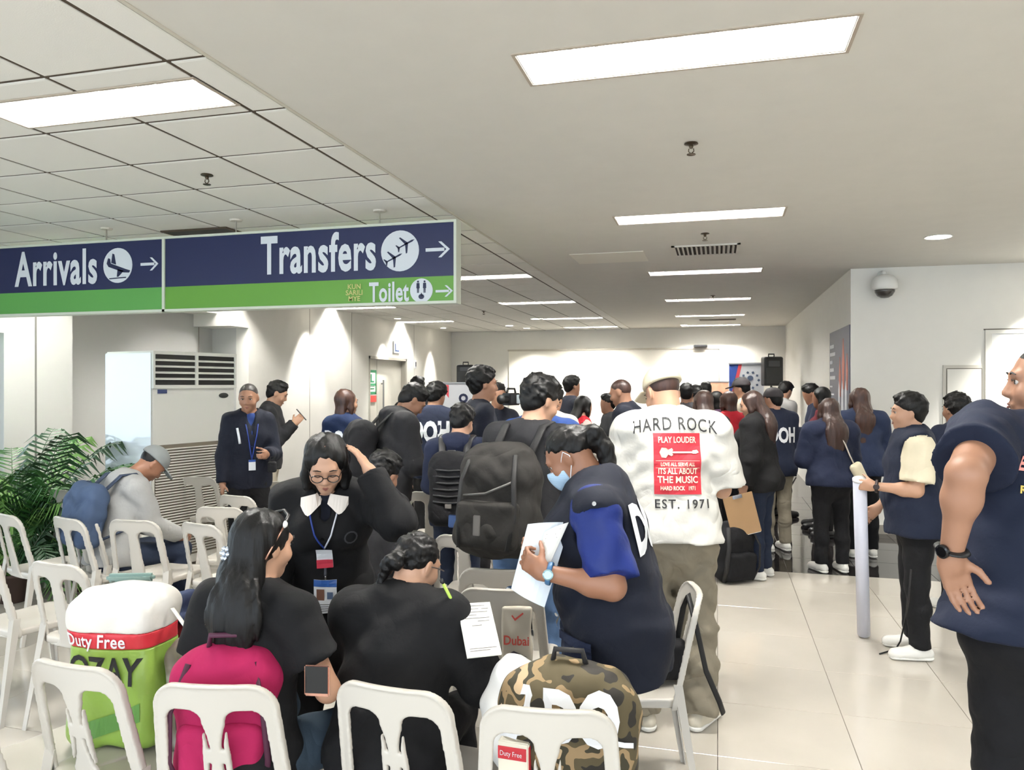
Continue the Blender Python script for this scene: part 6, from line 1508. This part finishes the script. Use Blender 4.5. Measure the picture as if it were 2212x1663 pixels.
# ---------------------------------------------------------------- far end: speakers and banners
def speaker(label, px, py, Y, h=.55):
    p = onY(px, py, Y); o = empty('loudspeaker', (p.x, p.y, 0), YAW, label, 'loudspeaker'); z = p.z
    sculpt('speaker_body', [U(rbx((0,0,z),(.17,.15,h/2),.035),0), S(rbx((.20,.12,z),(.06,.1,h),.01, rz(.5).astype(np.float32)),.01), S(rbx((-.20,.12,z),(.06,.1,h),.01, rz(-.5).astype(np.float32)),.01)], .014, blackp, o)
    MB().rbox(-.14,.14,-.165,-.15,z-h*.42,z+h*.12,.006).build('speaker_grille', mat('grille_dark',(44,44,46),.6), o)
    MB().rbox(-.10,.10,-.165,-.15,z+h*.16,z+h*.36,.006).build('horn', mat('horn_grey',(70,70,74),.4), o)
    MB().tube([(-.05,0,z+h/2-.01),(-.05,0,z+h/2+.05),(.05,0,z+h/2+.05),(.05,0,z+h/2-.01)], .012, 8).build('handle', blackp, o, True)
    MB().tube([(0,0,.4),(0,0,z-h/2)], .018, 8).build('pole', blackp, o, True)
    for i in range(3): a = i*2*PI/3; MB().tube([(0,0,.75),(.45*math.cos(a),.45*math.sin(a),.01)], .012, 6).build('leg', blackp, o, True)
speaker('black loudspeaker on a tripod near the logo banner', 1666, 802, 14.4, .52)
speaker('black loudspeaker on a tripod left of the projection board', 1006, 808, 14.0, .36)
def banner(label, x0, x1, y0, Y, bottom=.1, m=None):
    a = onY(x0, y0, Y); b = onY(x1, y0, Y); o = empty('banner', ((a.x+b.x)/2, Y, 0), 0, label, 'banner'); w_ = (b.x-a.x)/2
    MB().box(-w_,w_,-.005,.005,bottom,a.z).build('banner_sheet', m or mat('banner_white',(214,216,222),.6), o)
    MB().rbox(-w_-.01,w_+.01,-.02,.02,a.z,a.z+.03,.005).rbox(-w_,w_,-.1,.1,0,bottom,.01).build('banner_stand', mat('banner_alu',(170,170,172),.35,metal=.5), o)
    return o, w_, a.z
o, w_, zt_ = banner('white banner with gear logo and blue and red corner, right of the board', 1575, 1650, 787, 14.9)
MB().add([(-w_,-.008,zt_),(-w_*.45,-.008,zt_),(-w_,-.008,zt_-.75)],[(0,1,2)]).build('blue_print', mat('banner_blue',(36,66,140),.6), o)
MB().add([(-w_*.45,-.008,zt_),(-w_*.25,-.008,zt_),(-w_,-.008,zt_-1.0),(-w_,-.008,zt_-.75)],[(0,1,2,3)]).build('red_print', mat('banner_red',(206,70,80),.6), o)
gmb = MB()
for i in range(10):
    a = i*PI/5; c_x, c_z = .07+.15*math.cos(a), zt_-.30+.15*math.sin(a); gmb.add([(c_x+.028*math.cos(a+q), -.008, c_z+.028*math.sin(a+q)) for q in (0,PI/2,PI,3*PI/2)], [(0,1,2,3)])
gmb.add([(.07+.06*math.cos(q)*.9, -.008, zt_-.26+.05*math.sin(q)) for q in np.linspace(0,2*PI,14)[:-1]], [tuple(range(13))])
g_ = gmb.build('gear_print', mat('gear_grey',(70,84,110),.6), o); g_['kind'] = 'stuff'
o, w_, zt_ = banner('white banner with navy letters and a red corner, left of the board', 944, 1034, 829, 12.6)
MB().add([(-w_*.9,-.008,zt_-.02),(-w_*.42,-.008,zt_-.02),(-w_*.42,-.008,zt_-.25)],[(0,1,2)]).build('red_print', mat('banner_red',(206,70,80)), o)
flat_text('lettering', 'O', .20, navyp, Matrix.Translation((w_*.28,-.008,zt_-.26)) @ basis((1,0,0),(0,0,1),(0,-1,0)), o, bold=.012)
flat_text('lettering', 'NG', .20, navyp, Matrix.Translation((w_*.28,-.008,zt_-.55)) @ basis((1,0,0),(0,0,1),(0,-1,0)), o, bold=.008)
banner('low orange and cream banner behind the crowd, below the projection board corner', 1528, 1574, 826, 15.8, m=ramp_mat('banner_orange', [(0,(206,120,90)),(.5,(224,170,140)),(1,(190,80,60))], 3))
print('TRIS all', TRI[0])
